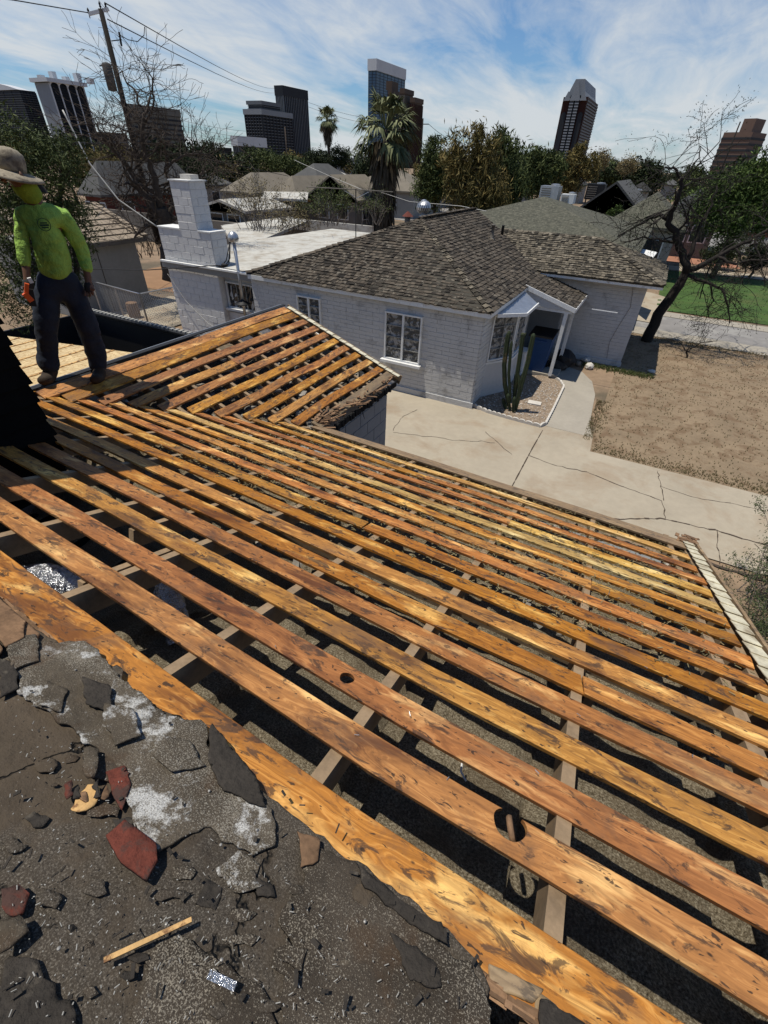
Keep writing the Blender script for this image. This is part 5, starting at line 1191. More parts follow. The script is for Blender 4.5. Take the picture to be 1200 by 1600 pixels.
# ================================================================== FAR HOUSES
def hhouse(label,lp,rp,ez,depth,rise,roof,wallm,D=None,hip=True,wins=2,group=None,name='far_house',along='x',box=None):
    a=gz(*lp,ez); b=gz(*rp,ez); y=(a.y+b.y)/2; x0,x1=min(a.x,b.x),max(a.x,b.x)
    if box: x0,x1,y,depth=box
    if along=='y': x1=(a.x+b.x)/2; y0,y1=sorted((a.y,b.y)); x0=x1-depth
    else: y0=y;y1=y+depth
    t=thing(name,label,'house',(0,0,0),group)
    o=.35; ex=(x0-o,x1+o,y0-o,y1+o)
    mb=MB(); mb.bb((x0,y0,0),(x1,y1,ez)); mb.build('wall',wallm,t)
    h=min(ex[1]-ex[0],ex[3]-ex[2])/2
    if ex[1]-ex[0]>ex[3]-ex[2]: ra=Vector((ex[0]+(h if hip else 0),(ex[2]+ex[3])/2,ez+rise)); rb=Vector((ex[1]-(h if hip else 0),(ex[2]+ex[3])/2,ez+rise))
    else: ra=Vector(((ex[0]+ex[1])/2,ex[2]+(h if hip else 0),ez+rise)); rb=Vector(((ex[0]+ex[1])/2,ex[3]-(h if hip else 0),ez+rise))
    c=[Vector((ex[0],ex[2],ez)),Vector((ex[1],ex[2],ez)),Vector((ex[1],ex[3],ez)),Vector((ex[0],ex[3],ez))]
    V=c+[ra,rb]; F=[(0,1,5,4),(1,2,5),(2,3,4,5),(3,0,4)] if ex[1]-ex[0]>ex[3]-ex[2] else [(0,1,4),(1,2,5,4),(2,3,5),(3,0,4,5)]
    n=len(V); V2=V+[v-Vector((0,0,.14)) for v in V]; F2=F+[tuple(i+n for i in f[::-1]) for f in F]+[(i,i+n,(i+1)%4+n,(i+1)%4) for i in range(4)]
    mesh_obj('roof',V2,F2,roof,t)
    for k in range(wins):
        xx=x0+(x1-x0)*(k+.7)/(wins+.4); f=MB().bb((xx-.55,y0-.04,.95),(xx+.55,y0-.005,2.05)).build('window',M_['trim'],t); MB().bb((xx-.48,y0-.06,1.02),(xx+.48,y0-.045,1.98)).build('pane',M_['glass'],f)
        yy=y0+(y1-y0)*(k+.7)/(wins+.4); f=MB().bb((x1+.005,yy-.55,.95),(x1+.04,yy+.55,2.05)).build('window',M_['trim'],t); MB().bb((x1+.045,yy-.48,1.02),(x1+.06,yy+.48,1.98)).build('pane',M_['glass'],f)
    return t
hhouse('red brick house with grey roof behind the feathery tree',(95,303),(192,303),2.5,9,1.9,M_['greyroof'],M_['brickred'],wins=3)
hhouse('grey walled house with pale tan roof right of the chimney',(322,299),(425,300),2.5,8,1.35,M_['tan'],M_['stucco'])
hhouse('house with long tan roof slope and yellow shade cloth',(425,300),(470,301),2.5,9,1.2,M_['tan'],M_['stuccod'],wins=1)
hhouse('tan gable roof house left of the big palm',(475,308),(566,312),2.4,5,1.6,M_['tan'],M_['stuccod'],hip=False)
hhouse('tan roof house directly behind the big palm',(545,292),(640,300),2.5,8,1.8,M_['tan'],M_['stucco'])
hhouse('dull house with grey roof far left of the slim palm',(448,284),(500,287),2.6,8,1.9,M_['greyroof'],M_['stuccod'])
hhouse('dark walled house with grey roof beyond the dry shrubs',(330,322),(372,330),2.3,4,.5,M_['flatroof'],M_['stuccod'],hip=False)
hhouse('small pale house under the olive trees at left',(200,285),(262,290),2.6,8,1.6,M_['greyroof'],M_['stucco'])
hhouse('grey hip roof house behind the right wing of the white house',(812,356),(905,367),2.7,8.8,1.25,M_['lich'],M_['stucco'],box=(-9.6,-.8,20.9,8.8))
hhouse('low shake roof house right behind the lichen roof',(960,345),(1060,362),2.6,8,1.4,M_['lich'],M_['stucco'])
hhouse('black gable house with ribbed grey metal side roof',(908,332),(985,340),2.7,6,1.75,M_['greyroof'],M_['black'],hip=False,wins=0,box=(-5.3,-1.5,37.4,9))
hhouse('dark roofed house partly behind the large green tree',(1050,330),(1130,345),2.6,8,1.5,M_['darkroof'],M_['stuccod'])
# metal slope of the black gable house and white awning
a=gz(985,305,3.9)
tag(MB().prism([gz(988,390,2.3),gz(1019,404,2.3),gz(1027,394,2.3),gz(1000,388,2.3)],.06).build('white_awning',M_['trim']),'bright white awning sheet behind the dark tree branches','awning')
tag(MB().prism([gz(410,308,2.6),gz(480,312,2.6),gz(482,300,2.6),gz(412,299,2.6)],.15).build('white_patio_roof',M_['flatroof']),'white flat patio roof between the tan roofs','patio roof')
tag(MB().prism([gz(462,309,2.3),gz(484,312,2.3),gz(486,317,1.3),gz(468,318,1.3)],.03,(0,1,0)).build('yellow_shade_cloth',M_['osb']),'yellow shade cloth hanging under the white patio roof','shade cloth')
mb=MB(); mb.bb((gz(445,345,1.2).x,gz(445,345,1.2).y,0),(gz(630,350,1.2).x,gz(445,345,1.2).y+.2,1.4)); tag(mb.build('white_garden_wall',M_['flatroof']),'low white wall behind the dry shrubs','garden wall')
tag(MB().prism([gz(345,352,2.2),gz(372,390,2.2),gz(480,345,2.2),gz(450,338,2.2)],.12).build('white_shed_roof',M_['flatroof']),'white flat shed roof behind the chimney shoulder','shed roof')
def lm(x):
    L=((60,'at the far left edge'),(130,'under the dark ribbed tower'),(200,'beside the tall utility pole'),(285,'under the beige banded block'),(350,'right of the beige banded block'),(420,'under the low gridded block'),(485,'under the slim black tower'),(545,'round the slim palm'),(600,'left of the shaggy palm'),(665,'behind the shaggy palm'),(760,'behind the yellow brown tree'),(860,'left of the gabled tower'),(940,'under the gabled tower'),(1020,'right of the gabled tower'),(1100,'by the parking structure'),(9999,'under the rose brown tower'))
    return [n for a,n in L if x<a][0]
# scatter of far roofs and trees up to the skyline
r=random.Random(91); pr_=[]
for k in range(26):
    x=r.uniform(120,1190); yy=r.uniform(272,286)+(x-600)*.03; rf=r.choice((M_['tan'],M_['greyroof'],M_['darkroof'],M_['tan'],M_['flatroof'])); w_=r.uniform(22,36)
    x_=x; hhouse('placeholder',(x-w_/2,yy),(x+w_/2,yy+w_*.04),2.7,6,1.0,rf,M_['stucco'],wins=0,group='far roofs below the skyline',name='distant_house')['label']='small far %s roofed house at the treeline foot, %s'%({M_['tan']:'tan',M_['greyroof']:'grey',M_['darkroof']:'dark',M_['flatroof']:'white'}[rf],lm(x))
protos=[]
for k in range(4):
    B=[(Vector((r.uniform(-1.5,1.5),r.uniform(-1.5,1.5),4.2+r.uniform(-.6,1.4))),2.2,2.2,1.9) for _ in range(4)]
    t=thing('distant_tree','x','tree',(0,0,0),'trees filling the skyline band'); MB().tube([(0,0,0),(0,0,4)],[.25,.15],6).build('trunk',M_['bark'],t)
    leaf_mesh('crown',B,1500,.42,M_[('leafd','leafg','leafd','leafy')[k]],t,1.4,70+k,12); protos.append(t)
used=0
for k in range(95):
    x=r.uniform(-20,1215); D=r.choice((70,95,130,170,220,300)); p=atd(x,260,D); s=r.uniform(.62,.95)*(1 if D<150 else 1.15)
    pr=protos[k%4]
    if k<4: t=pr
    else:
        t=pr.copy(); COL.objects.link(t)
        for c in pr.children: q=c.copy(); COL.objects.link(q); q.parent=t
    t.location=(p.x,p.y,0); t.rotation_euler=(0,0,r.uniform(0,6)); t.scale=(s,s,s*r.uniform(.85,1.15)); t['label']='%s crown in the %s row of the treeline, %s'%(('dark green','olive green','blackish green','yellow brown')[k%4],{70:'front',95:'second',130:'middle',170:'fourth',220:'fifth',300:'farthest'}[D],lm(x))
# ================================================================== POLES & WIRES
def upole(name,label,toppx,H,r_,arm=None,m='pole'):
    rr=ray(*toppx); k=(H-EYE)/rr[2]; p=Vector(CAM+rr*k); t=thing(name,label,'utility pole',(p.x,p.y,0)); MB().tube([(0,0,0),(0,0,H)],[r_*1.25,r_*.85],10).build('pole',M_[m],t,True); return t,p
t,p=upole('utility_pole','tall dark utility pole with pale crossarm and hanging transformer at upper left',(157,14),11.,.15); P1=p
def pq(x,y,o=0): return pv(x,y,(P1.x,P1.y),o)-Vector((P1.x,P1.y,0))
MB().bar(pq(138,22),pq(170,14),.14,.14).build('crossarm',M_['trim'],t)
for (x,y) in ((138,18),(165,9),(156,8)):
    q=pq(x,y); MB().lathe(q-Vector((0,0,.1)),[(.02,-.15),(.03,0),(.06,.05),(.04,.1),(.06,.15),(.02,.24)],8).build('insulator',M_['darkmetal'],t,True)
q=pq(171,120); MB().lathe(q,[(.10,-.62),(.24,-.58),(.26,.50),(.20,.56),(.05,.6)],14).build('transformer',M_['greyroof'],t,True)
MB().bar(pq(155,103),pq(176,101),.05,.05).build('transformer_bracket',M_['darkmetal'],t)
MB().bar(pq(174,64),pq(190,62),.04,.04).build('cutout_arm',M_['darkmetal'],t); MB().bar(pq(186,50),pq(190,72),.10,.10).build('cutout_fuse',M_['darkmetal'],t)
t2,p2=upole('utility_pole','shorter dark leaning pole left of the tall utility pole',(148,200),7.2,.13); 
t3,p3=upole('utility_pole','grey service pole in front of the stepped dark tower',(445,198),10,.13,m='bark')
t4,p4=upole('utility_pole','dark pole with short crossarm right of the big palm',(661,185),11,.13); q=atd(661,194,math.hypot(p4.x,p4.y)); 
MB().bar(pv(646,194,p4)-Vector((p4.x,p4.y,0)),pv(670,194,p4)-Vector((p4.x,p4.y,0)),.12,.12).build('crossarm',M_['pole'],t4)
t5,p5=upole('utility_pole','thin dark pole before the rose brown tower at right',(1157,190),10,.09)
t6,p6=upole('utility_pole','short dark pole left of the low gridded block',(332,213),9,.11)
t7,p7=upole('utility_pole','slender pole top behind the dry branches',(303,197),10,.08)
MB().tube([pq(188,55),pq(200,62),pq(215,65),pq(225,55),pq(226,42)],[.02]*5,5).build('jumper_wire',M_['wire'],t)
def wirepx(label,pts,Ds,rad,m='wire',sag=0.,group=None,cat='wire'): return cable('overhead_wire',label,[atd(x,y,D) for (x,y),D in zip(pts,Ds)],rad,M_[m],cat,10,sag,group)
wirepx('upper power line from the tall pole towards the dark slim tower',[(165,5),(428,138)],[24,150],.018,sag=.6)
wirepx('lower power line from the tall pole towards the dark slim tower',[(168,30),(430,145)],[24,150],.018,sag=.6)
wirepx('power line leaving the tall pole to the upper left',[(138,20),(20,0),(-40,-8)],[24,22,21],.014)
wirepx('power line crossing from the slim tower to the big palm',[(482,160),(575,185),(650,194)],[160,160,80],.03,sag=.3)
wirepx('lower power line crossing behind the slim palm',[(482,167),(570,192),(640,203)],[160,160,80],.03,sag=.3)
wirepx('power line from the palm side pole to the right',[(670,194),(720,222),(800,250)],[60,80,110],.02,sag=.3)
for k,(ya,yb) in enumerate(((188,205),(196,215),(204,224),(212,232))): wirepx('thin line of the bundle right of the beige office block, %s'%('topmost','second from top','third from top','lowest')[k],[(284,ya),(384,yb)],[120,120],.02,sag=.2,group='lines beside the beige block')
cable('guy_cable','pale sagging cable from upper left down to the chimney',[atd(98,172,16),atd(140,255,15.6),atd(185,312,15.2),atd(245,354,14.8)],.018,M_['wirel'],n=8)
cable('overhead_cable','thin pale line running behind the roof vent to the right',[atd(570,292,60),atd(640,315,30),atd(720,322,24),atd(760,330,22)],.012,M_['wirel'])
cable('guy_cable','pair of pale cables dropping from the grey service pole',[atd(460,250,50),atd(515,275,40),atd(565,296,30)],.016,M_['wirel'])
cable('service_wire','dark line in front of the trees left of the chimney',[atd(90,222,24),atd(180,225,28),atd(330,250,34),atd(450,275,40)],.016,M_['wire'])
# ================================================================== ANTENNA, TURBINE, HVAC
an=thing('tv_antenna','long horizontal television antenna on a thin mast behind the flat roof','antenna'); D=23; pA=atd(555,372,D); ab=(pA.x,pA.y)
q=lambda x,y,o=0: pv(x,y,ab,o)
MB().tube([q(556,372),q(556,295)],.022,6).build('mast',M_['darkmetal'],an)
MB().tube([q(478,292),q(556,296),q(614,300)],.018,6).build('boom',M_['stuccod'],an)
for k in range(9):
    x=484+k*15; y=292.5+k*.9; o=MB().tube([q(x,y,-.5),q(x,y,.5)],.006,4).build('element',M_['stuccod'],an)
MB().tube([q(556,308),q(538,298)],.01,5).build('brace',M_['metal'],an); MB().tube([q(556,310),q(576,300)],.01,5).build('brace',M_['metal'],an)
tv=thing('turbine_vent','round silver turbine roof vent behind the roof peak','roof vent'); c=atd(662,324,22)
MB().lathe((c.x,c.y,c.z-.55),[(.15,0),(.14,.28)],14).build('vent_neck',M_['metal'],tv,True)
for k in range(20):
    a=2*math.pi*k/20; P=[]
    for j in range(7):
        th_=-1.2+2.4*j/6; rr=.30*math.cos(th_*.95); P.append(Vector((c.x+rr*math.cos(a+.25*th_),c.y+rr*math.sin(a+.25*th_),c.z+.24*math.sin(th_))))
    V=[];F=[]
    for j,pp in enumerate(P):
        d=Vector((-math.sin(a),math.cos(a),0))*.033; V+=[pp-d,pp+d]
    F=[(2*j,2*j+1,2*j+3,2*j+2) for j in range(6)]; mesh_obj('vane',V,F,M_['metal'],tv)
MB().lathe((c.x,c.y,c.z),[(.22,-.15),(.25,0),(.22,.15)],14).build('core',M_['darkmetal'],tv); MB().lathe((c.x,c.y,c.z+.2),[(.12,0),(.1,.05),(.02,.07)],12).build('top_cap',M_['metal'],tv)
cv_=thing('cone_vent','small rusty cone cap vent left of the turbine vent','roof vent'); c=atd(637,338,22); MB().lathe((c.x,c.y,c.z-.3),[(.12,-.15),(.12,.3)],10).build('pipe',M_['stuccod'],cv_,True); MB().lathe((c.x,c.y,c.z),[(.24,0),(.03,.17)],10).build('cone',M_['brickred'],cv_)
def hvac(label,x,y,D,w,h,m):
    c=atd(x,y,D); s=pxm(c); W_=w/s;H=h/s; t=thing('rooftop_air_unit',label,'air conditioner'); MB().bb((c.x-W_/2,c.y,c.z-H/2),(c.x+W_/2,c.y+W_,c.z+H/2)).build('cabinet',m,t)
    for k in range(6): MB().bb((c.x-W_*.42,c.y-.03,c.z-H*.4+k*H*.14),(c.x+W_*.1,c.y-.01,c.z-H*.4+k*H*.14+H*.06)).build('louvre',M_['stuccod'],t)
    MB().lathe((c.x+W_*.2,c.y+W_*.5,c.z+H/2),[(W_*.25,0),(W_*.25,.08),(W_*.05,.1)],14).build('fan_housing',M_['metal'],t)
    for sx in (-1,1): MB().bb((c.x+sx*W_*.4-.04,c.y+.1,c.z-H/2-.5),(c.x+sx*W_*.4+.04,c.y+.2,c.z-H/2-.005)).build('leg',M_['darkmetal'],t)
    return t
hvac('large pale grey rooftop air unit above the lichen roof',857,303,31,28,20,M_['metal'])
hvac('small round shouldered air unit right of the large pale one',886,311,30,20,12,M_['trim'])
hvac('black rooftop air unit beside the black gable',929,300,45,26,20,M_['darkmetal'])
hvac('pale rooftop air unit behind the black gable',960,303,50,22,14,M_['trim'])
hvac('dark rooftop unit right of the pale one behind the gable',990,306,55,22,14,M_['stuccod'])
# ================================================================== SHED, FENCES, DUMPSTER
sd_=thing('tile_roof_shed','grey stucco shed with pale tile roof behind the worker','shed')
X=-18.27; y0,y1=10.2,13.35
MB().bb((X-4,y0,0),(X,y1,2.3)).build('wall',M_['stucco'],sd_)
ridge=3.25
for k in range(7):
    f0_,f1_=k/7,(k+1)/7; xa=X+.3-2.6*f0_; xb=X+.3-2.6*f1_-.05; za=2.32+(ridge-2.32)*f0_; zb=2.32+(ridge-2.32)*f1_
    yk=y0-.3
    while yk<y1+.3:
        MB().prism([(xa,yk+.01,za+.05),(xa,min(yk+.34,y1+.3),za+.05),(xb,min(yk+.34,y1+.3),zb+.02),(xb,yk+.01,zb+.02)],.03).build('roof_tile',M_['tile'],sd_); yk+=.35
for k in range(12):
    f=k/12; x_=X+.32-2.65*f; z_=2.36+(ridge-2.32)*f; MB().bar((x_,y1+.32,z_+.05),(x_-.25,y1+.32,z_+.11),.22,.05).build('ridge_tile',M_['tile'],sd_)
MB().bar((X+.31,y0-.3,2.28),(X+.31,y1+.3,2.28),.03,.14).build('eave_fascia',M_['stuccod'],sd_)
MB().bb((X-2.5,y0,2.3),(X,y1,2.33)).build('soffit',M_['stuccod'],sd_)
MB().tube([(X+.01,11.6,0),(X+.012,11.65,2.2)],.012,4).build('wall_joint',M_['crack'],sd_)
dm=thing('open_dumpster','black open steel dumpster with slotted top rail behind the roof','dumpster')
MB().bb((-13.6,7.70,0),(-8.6,7.76,1.42)).build('far_side',M_['darkmetal'],dm); MB().bb((-13.6,4.9,0),(-13.54,7.7,1.42)).build('end_panel',M_['darkmetal'],dm); MB().bb((-13.6,4.9,.05),(-8.6,7.7,.12)).build('floor_plate',M_['darkmetal'],dm); MB().bb((-13.6,4.84,0),(-8.6,4.9,1.42)).build('near_side',M_['darkmetal'],dm); MB().bb((-8.66,4.9,0),(-8.6,7.7,1.42)).build('end_panel',M_['darkmetal'],dm)
MB().bb((-13.65,7.64,1.46),(-8.55,7.84,1.50)).build('top_rail',M_['darkmetal'],dm)
for k in range(34): MB().bb((-13.6+k*.15,7.70,1.50),(-13.6+k*.15+.09,7.83,1.535)).build('rail_cap',M_['stucco'],dm)
rb=thing('roof_debris_pile','pale scraps and boards lying in the open dumpster','debris'); r=random.Random(6)
for k in range(14):
    x=-13+r.random()*4;y=5.2+r.random()*2.2; MB().bar((x,y,.15+.05*k*.3),(x+r.uniform(-.6,.6),y+r.uniform(-.4,.4),.2+.05*k*.3),.1,.02).build('scrap_board',M_['darkwood'],rb)
fn=thing('chain_link_fence','dark chain link fence round the back yard slab','fence')
def fence(t,a,b,h,n,m):
    a=Vector(a);b=Vector(b)
    for k in range(n+1): p=a.lerp(b,k/n); MB().tube([p,p+Vector((0,0,h))],.03,6).build('post',m,t)
    MB().tube([a+Vector((0,0,h)),b+Vector((0,0,h))],.022,6).build('top_rail',m,t)
    L=(b-a).length; mb=MB(); st=.10; d=(b-a)/L; k=-h
    while k<L:
        for s in (1,-1):
            p0=k if s>0 else k+h; x0_,z0_=p0,0.; x1_,z1_=(k+h,h) if s>0 else (k,h)
            if s<0: pass
            # clip
            def cl(xa,za,xb,zb):
                if xa>xb: xa,za,xb,zb=xb,zb,xa,za
                if xb<0 or xa>L: return None
                if xa<0: za=za+(zb-za)*(0-xa)/(xb-xa); xa=0
                if xb>L: zb=za+(zb-za)*(L-xa)/(xb-xa); xb=L
                return xa,za,xb,zb
            c=cl(x0_,z0_,x1_,z1_)
            if c: mb.bar(a+d*c[0]+Vector((0,0,c[1])),a+d*c[2]+Vector((0,0,c[3]+1e-3)),.006,.006,(d.y,-d.x,0))
        k+=st
    stuff(mb.build('mesh_wire',m,t))
fence(fn,(-15.0,10.6,0),(-14.8,13.8,0),1.2,2,M_['metal']); fence(fn,(-18.0,10.9,0),(-15.0,10.6,0),1.2,2,M_['metal'])
fn2=thing('picket_fence','dark upright picket fence between shed and bare tree','fence')
a=gz(208,400,0); b=gz(262,430,0); a=Vector((-21.5,17.2,0)); b=Vector((-16.4,17.6,0))
for k in range(34): p=a.lerp(b,k/33); MB().bb((p.x-.025,p.y-.02,0),(p.x+.025,p.y+.02,1.7)).build('picket',M_['stuccod'],fn2)
for z_ in (.3,1.5): MB().bar(a+Vector((0,.04,z_)),b+Vector((0,.04,z_)),.04,.05).build('rail',M_['darkmetal'],fn2)
tag(MB().lathe((gz(212,497,0).x,gz(212,497,0).y,0),[(.20,0),(.22,.3),(.20,.55),(.18,.56)],14).build('wooden_stump',M_['darkwood']),'short dark round stump on the back yard slab','stump')
gw_=MB().bb((-60,24.5,0),(-15,24.7,1.7)); tag(gw_.build('block_boundary_wall',M_['stuccod']),'dull brown boundary wall behind the bare tree','wall')
tag(MB().bb((-14.8,24.8,0),(-6,25,1.3)).build('pale_boundary_wall',M_['flatroof']),'pale boundary wall behind the flat roof','wall')
# ================================================================== CARS
def car(name,label,c,rz,paint,pickup,cat):
    t=thing(name,label,cat,c); t.rotation_euler=(0,0,rz)
    L=5.5 if pickup else 4.5; W_=.95
    def ext(prof,w,nm,m,z=0,inset=0):
        V=[(x,-w+inset,z_) for x,z_ in prof]+[(x,w-inset,z_) for x,z_ in prof]; n=len(prof); o=mesh_obj(nm,V,[tuple(range(n)),tuple(range(2*n-1,n-1,-1))]+[(i,(i+1)%n,(i+1)%n+n,i+n)[::-1] for i in range(n)],m,t); b=o.modifiers.new('b','BEVEL'); b.width=.05; b.segments=2; b.limit_method='ANGLE'; return o
    if pickup:
        ext([(-2.7,.45),(-2.7,1.12),(-.65,1.12),(-.62,1.15),(2.5,1.08),(2.72,.85),(2.72,.45),(2.25,.42),(2.15,.75),(1.9,.88),(1.65,.88),(1.4,.75),(1.3,.42),(-1.2,.42),(-1.3,.75),(-1.55,.88),(-1.8,.88),(-2.05,.75),(-2.15,.42)],W_,'body',paint)
        ext([(-.62,1.13),(-.5,1.72),(.85,1.78),(1.5,1.12)],W_-.06,'cab',paint); ext([(-.48,1.2),(-.38,1.64),(.80,1.68),(1.30,1.2)],W_-.04,'side_window',M_['glass'])
        MB().bb((-2.6,-.75,.98),(-.75,.75,1.135)).build('bed_liner',M_['darkmetal'],t)
    else:
        ext([(-2.2,.35),(-2.2,.9),(-1.4,1.0),(1.2,.95),(2.2,.8),(2.25,.35),(1.8,.32),(1.7,.6),(1.4,.7),(1.1,.6),(1.0,.3),(-1.0,.3),(-1.1,.6),(-1.4,.7),(-1.7,.6),(-1.8,.32)],.85,'body',paint)
        ext([(-1.7,.95),(-1.1,1.42),(.2,1.45),(1.0,.95)],.75,'cabin',M_['glass']); ext([(-1.15,1.40),(-1.0,1.47),(.1,1.48),(.25,1.42)],.76,'car_roof',paint)
    for x in ((-1.68,1.78) if pickup else (-1.4,1.4)):
        for s in (-1,1):
            w=MB().lathe((x,s*(W_-.12),.38),[(.2,-.12),(.37,-.1),(.38,0),(.37,.1),(.2,.12)],18,Matrix.Rotation(math.pi/2,3,'X')).build('wheel',M_['tyre'],t,True)
            MB().lathe((x,s*(W_-.0),.38),[(.21,-.02),(.20,.02),(.05,.03)],12,Matrix.Rotation(math.pi/2,3,'X')).build('rim',M_['metal'],w)
    return t
pk=gz(1150,398,0)
car('pickup_truck','silver grey pickup truck parked at the right edge with its bed to the left',(pk.x+2.7,pk.y+1,0),0,M_['silver'],True,'pickup truck')
c=gz(1172,374,0); car('parked_car','white car parked farthest back at the right edge',(c.x,c.y,0),.15,M_['carblue'],False,'car')
c=gz(1195,374,0); car('parked_car','dark red car behind the silver pickup',(c.x,c.y-6,0),.15,M_['carred'],False,'car')
ps=gz(1140,345,0)
# ================================================================== WORKER
pb=(-4.87,2.45); pe=thing('person','worker in a lime shirt, dark jeans and sun hat standing on the roof ridge','person')
def sk(name,J,E,m,parent,sub=2,root=None):
    me=bpy.data.meshes.new(name); ks=list(J); me.from_pydata([tuple(J[k][0]) for k in ks],[(ks.index(a),ks.index(b)) for a,b in E],[]); me.materials.append(m)
    o=bpy.data.objects.new(name,me); COL.objects.link(o); o.parent=parent
    s=o.modifiers.new('skin','SKIN'); s.use_smooth_shade=True; s.branch_smoothing=.3
    for i,k in enumerate(ks):
        r_=J[k][1]; me.skin_vertices[0].data[i].radius=(r_ if isinstance(r_,tuple) else (r_,r_)); me.skin_vertices[0].data[i].use_root=(k==(root or ks[0]))
    q=o.modifiers.new('sub','SUBSURF'); q.levels=sub+(1 if name in('shirt','jeans') else 0); q.render_levels=q.levels
    if name in('shirt','jeans','neck_gaiter'):
        for sz,st in ((.16,.035),(.055,.018)):
            tx=bpy.data.textures.new('fold','CLOUDS'); tx.noise_scale=sz; tx.noise_depth=2; dm_=o.modifiers.new('fold','DISPLACE'); dm_.texture=tx; dm_.strength=st; dm_.mid_level=.5; dm_.texture_coords='GLOBAL'
    return o
def J(x,y,r_,off=0.): return (pv(x,y,pb,off),r_)
body={'pelvis':J(88,437,.11),'waist':J(86,405,.09,.02),'chest':J(72,355,.10,.03),'neckb':J(55,318,.07,.04),'neck':J(42,298,.055,.08),'head':J(22,275,.085,.12),'crown':J(18,255,.07,.12),
 'shl':J(38,332,.055,-.02),'ell':J(37,385,.042,.02),'wrl':J(42,430,.03,.10),'hal':J(44,447,.034,.12),
 'shr':J(99,343,.045,.0),'elr':J(128,392,.045,-.02),'wrr':J(137,432,.032,.06),'har':J(139,450,.036,.08),
 'hipl':J(72,445,.09),'knl':J(73,512,.062,.05),'anl':J(79,568,.045,.0),'hipr':J(112,440,.09),'knr':J(137,508,.062,.03),'anr':J(155,566,.045,-.05)}
BE=[('pelvis','waist'),('waist','chest'),('chest','neckb'),('neckb','neck'),('neck','head'),('head','crown'),('chest','shl'),('shl','ell'),('ell','wrl'),('wrl','hal'),('chest','shr'),('shr','elr'),('elr','wrr'),('wrr','har'),('pelvis','hipl'),('hipl','knl'),('knl','anl'),('pelvis','hipr'),('hipr','knr'),('knr','anr')]
for sd__,hx,hy,dx in (('l',44,447,-1),('r',139,450,1)):
    for k in range(4):
        a='f%s%d'%(sd__,k); body[a+'a']=J(hx-6+4*k,hy+6+(1 if k in(1,2) else 0),.010,.10+.01*k); body[a+'b']=J(hx-6+4*k,hy+12+(2 if k in (1,2) else 0),.009,.13); BE+=[('ha'+sd__,a+'a'),(a+'a',a+'b')]
    body['t'+sd__]=J(hx+dx*9,hy+3,.011,.14); BE.append(('ha'+sd__,'t'+sd__))
sk('body',body,BE,M_['skin'],pe,1)
shirt={'hem':J(89,440,(.175,.15)),'mid':J(83,398,(.165,.14),.02),'chest':J(71,356,(.185,.155),.03),'yoke':J(64,334,(.165,.14),.03),'collar':J(52,317,.08,.04),
 'shl':J(36,335,.075,-.02),'ell':J(34,383,.062,.02),'cul':J(41,421,.045,.08),'shr':J(98,340,.105,.0),'uar':J(116,366,.08,0),'elr':J(129,394,.064,-.02),'cur':J(137,427,.048,.05)}
sk('shirt',shirt,[('hem','mid'),('mid','chest'),('chest','yoke'),('yoke','collar'),('yoke','shl'),('shl','ell'),('ell','cul'),('yoke','shr'),('shr','uar'),('uar','elr'),('elr','cur')],M_['lime'],pe)
jn={'w':J(89,408,(.155,.13)),'p':J(91,440,(.175,.15)),'hl':J(72,460,.122),'kl':J(72,512,.102,.06),'cl':J(75,545,.096,.0),'al':J(77,582,.098,.0),'hr':J(114,457,.122),'kr':J(138,510,.104,.03),'cr':J(149,545,.096,-.02),'ar':J(155,582,.098,-.04)}
sk('jeans',jn,[('w','p'),('p','hl'),('hl','kl'),('kl','cl'),('cl','al'),('p','hr'),('hr','kr'),('kr','cr'),('cr','ar')],M_['jeans'],pe)
for a,b,c_ in (((82,580),(75,592),(66,595)),((158,580),(154,590),(148,594))):
    sk('boot',{'h':J(a[0],a[1]-8,.065,0),'m':J(*b,(.07,.06),.06),'t':J(*c_,(.062,.045),.20)},[('h','m'),('m','t')],M_['boot'],pe)
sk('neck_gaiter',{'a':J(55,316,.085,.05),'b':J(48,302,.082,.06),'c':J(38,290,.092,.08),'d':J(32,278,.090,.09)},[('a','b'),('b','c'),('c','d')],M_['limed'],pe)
# face in shade under the brim
hc=pv(22,274,pb,.14)
toc=(Vector(CAM)-hc); toc.z=0; toc.normalize(); side=Vector((0,0,1)).cross(toc)  # side points image right
fd=(toc*.55-side*.85+Vector((0,0,-.25))).normalized()
def fpt(a,b,c): sx=fd.cross(Vector((0,0,1))).normalized(); up=sx.cross(fd).normalized(); return hc+fd*a+sx*b+up*c
MB().tube([fpt(.075,0,.02),fpt(.11,0,-.01),fpt(.09,0,-.02)],[.012,.018,.010],8).build('nose',M_['skin'],pe,True)
for s in (-1,1): MB().lathe(fpt(.078,s*.032,.022),[(.004,-.01),(.012,0),(.004,.01)],8).build('eye',M_['trim'],pe,True)
MB().bar(fpt(.085,-.022,-.05),fpt(.085,.022,-.05),.008,.008).build('mouth',M_['brickred'],pe)
for s in (-1,1): MB().lathe(fpt(0,s*.085,0),[(.006,-.03),(.022,0),(.006,.03)],8).build('ear',M_['skin'],pe,True)
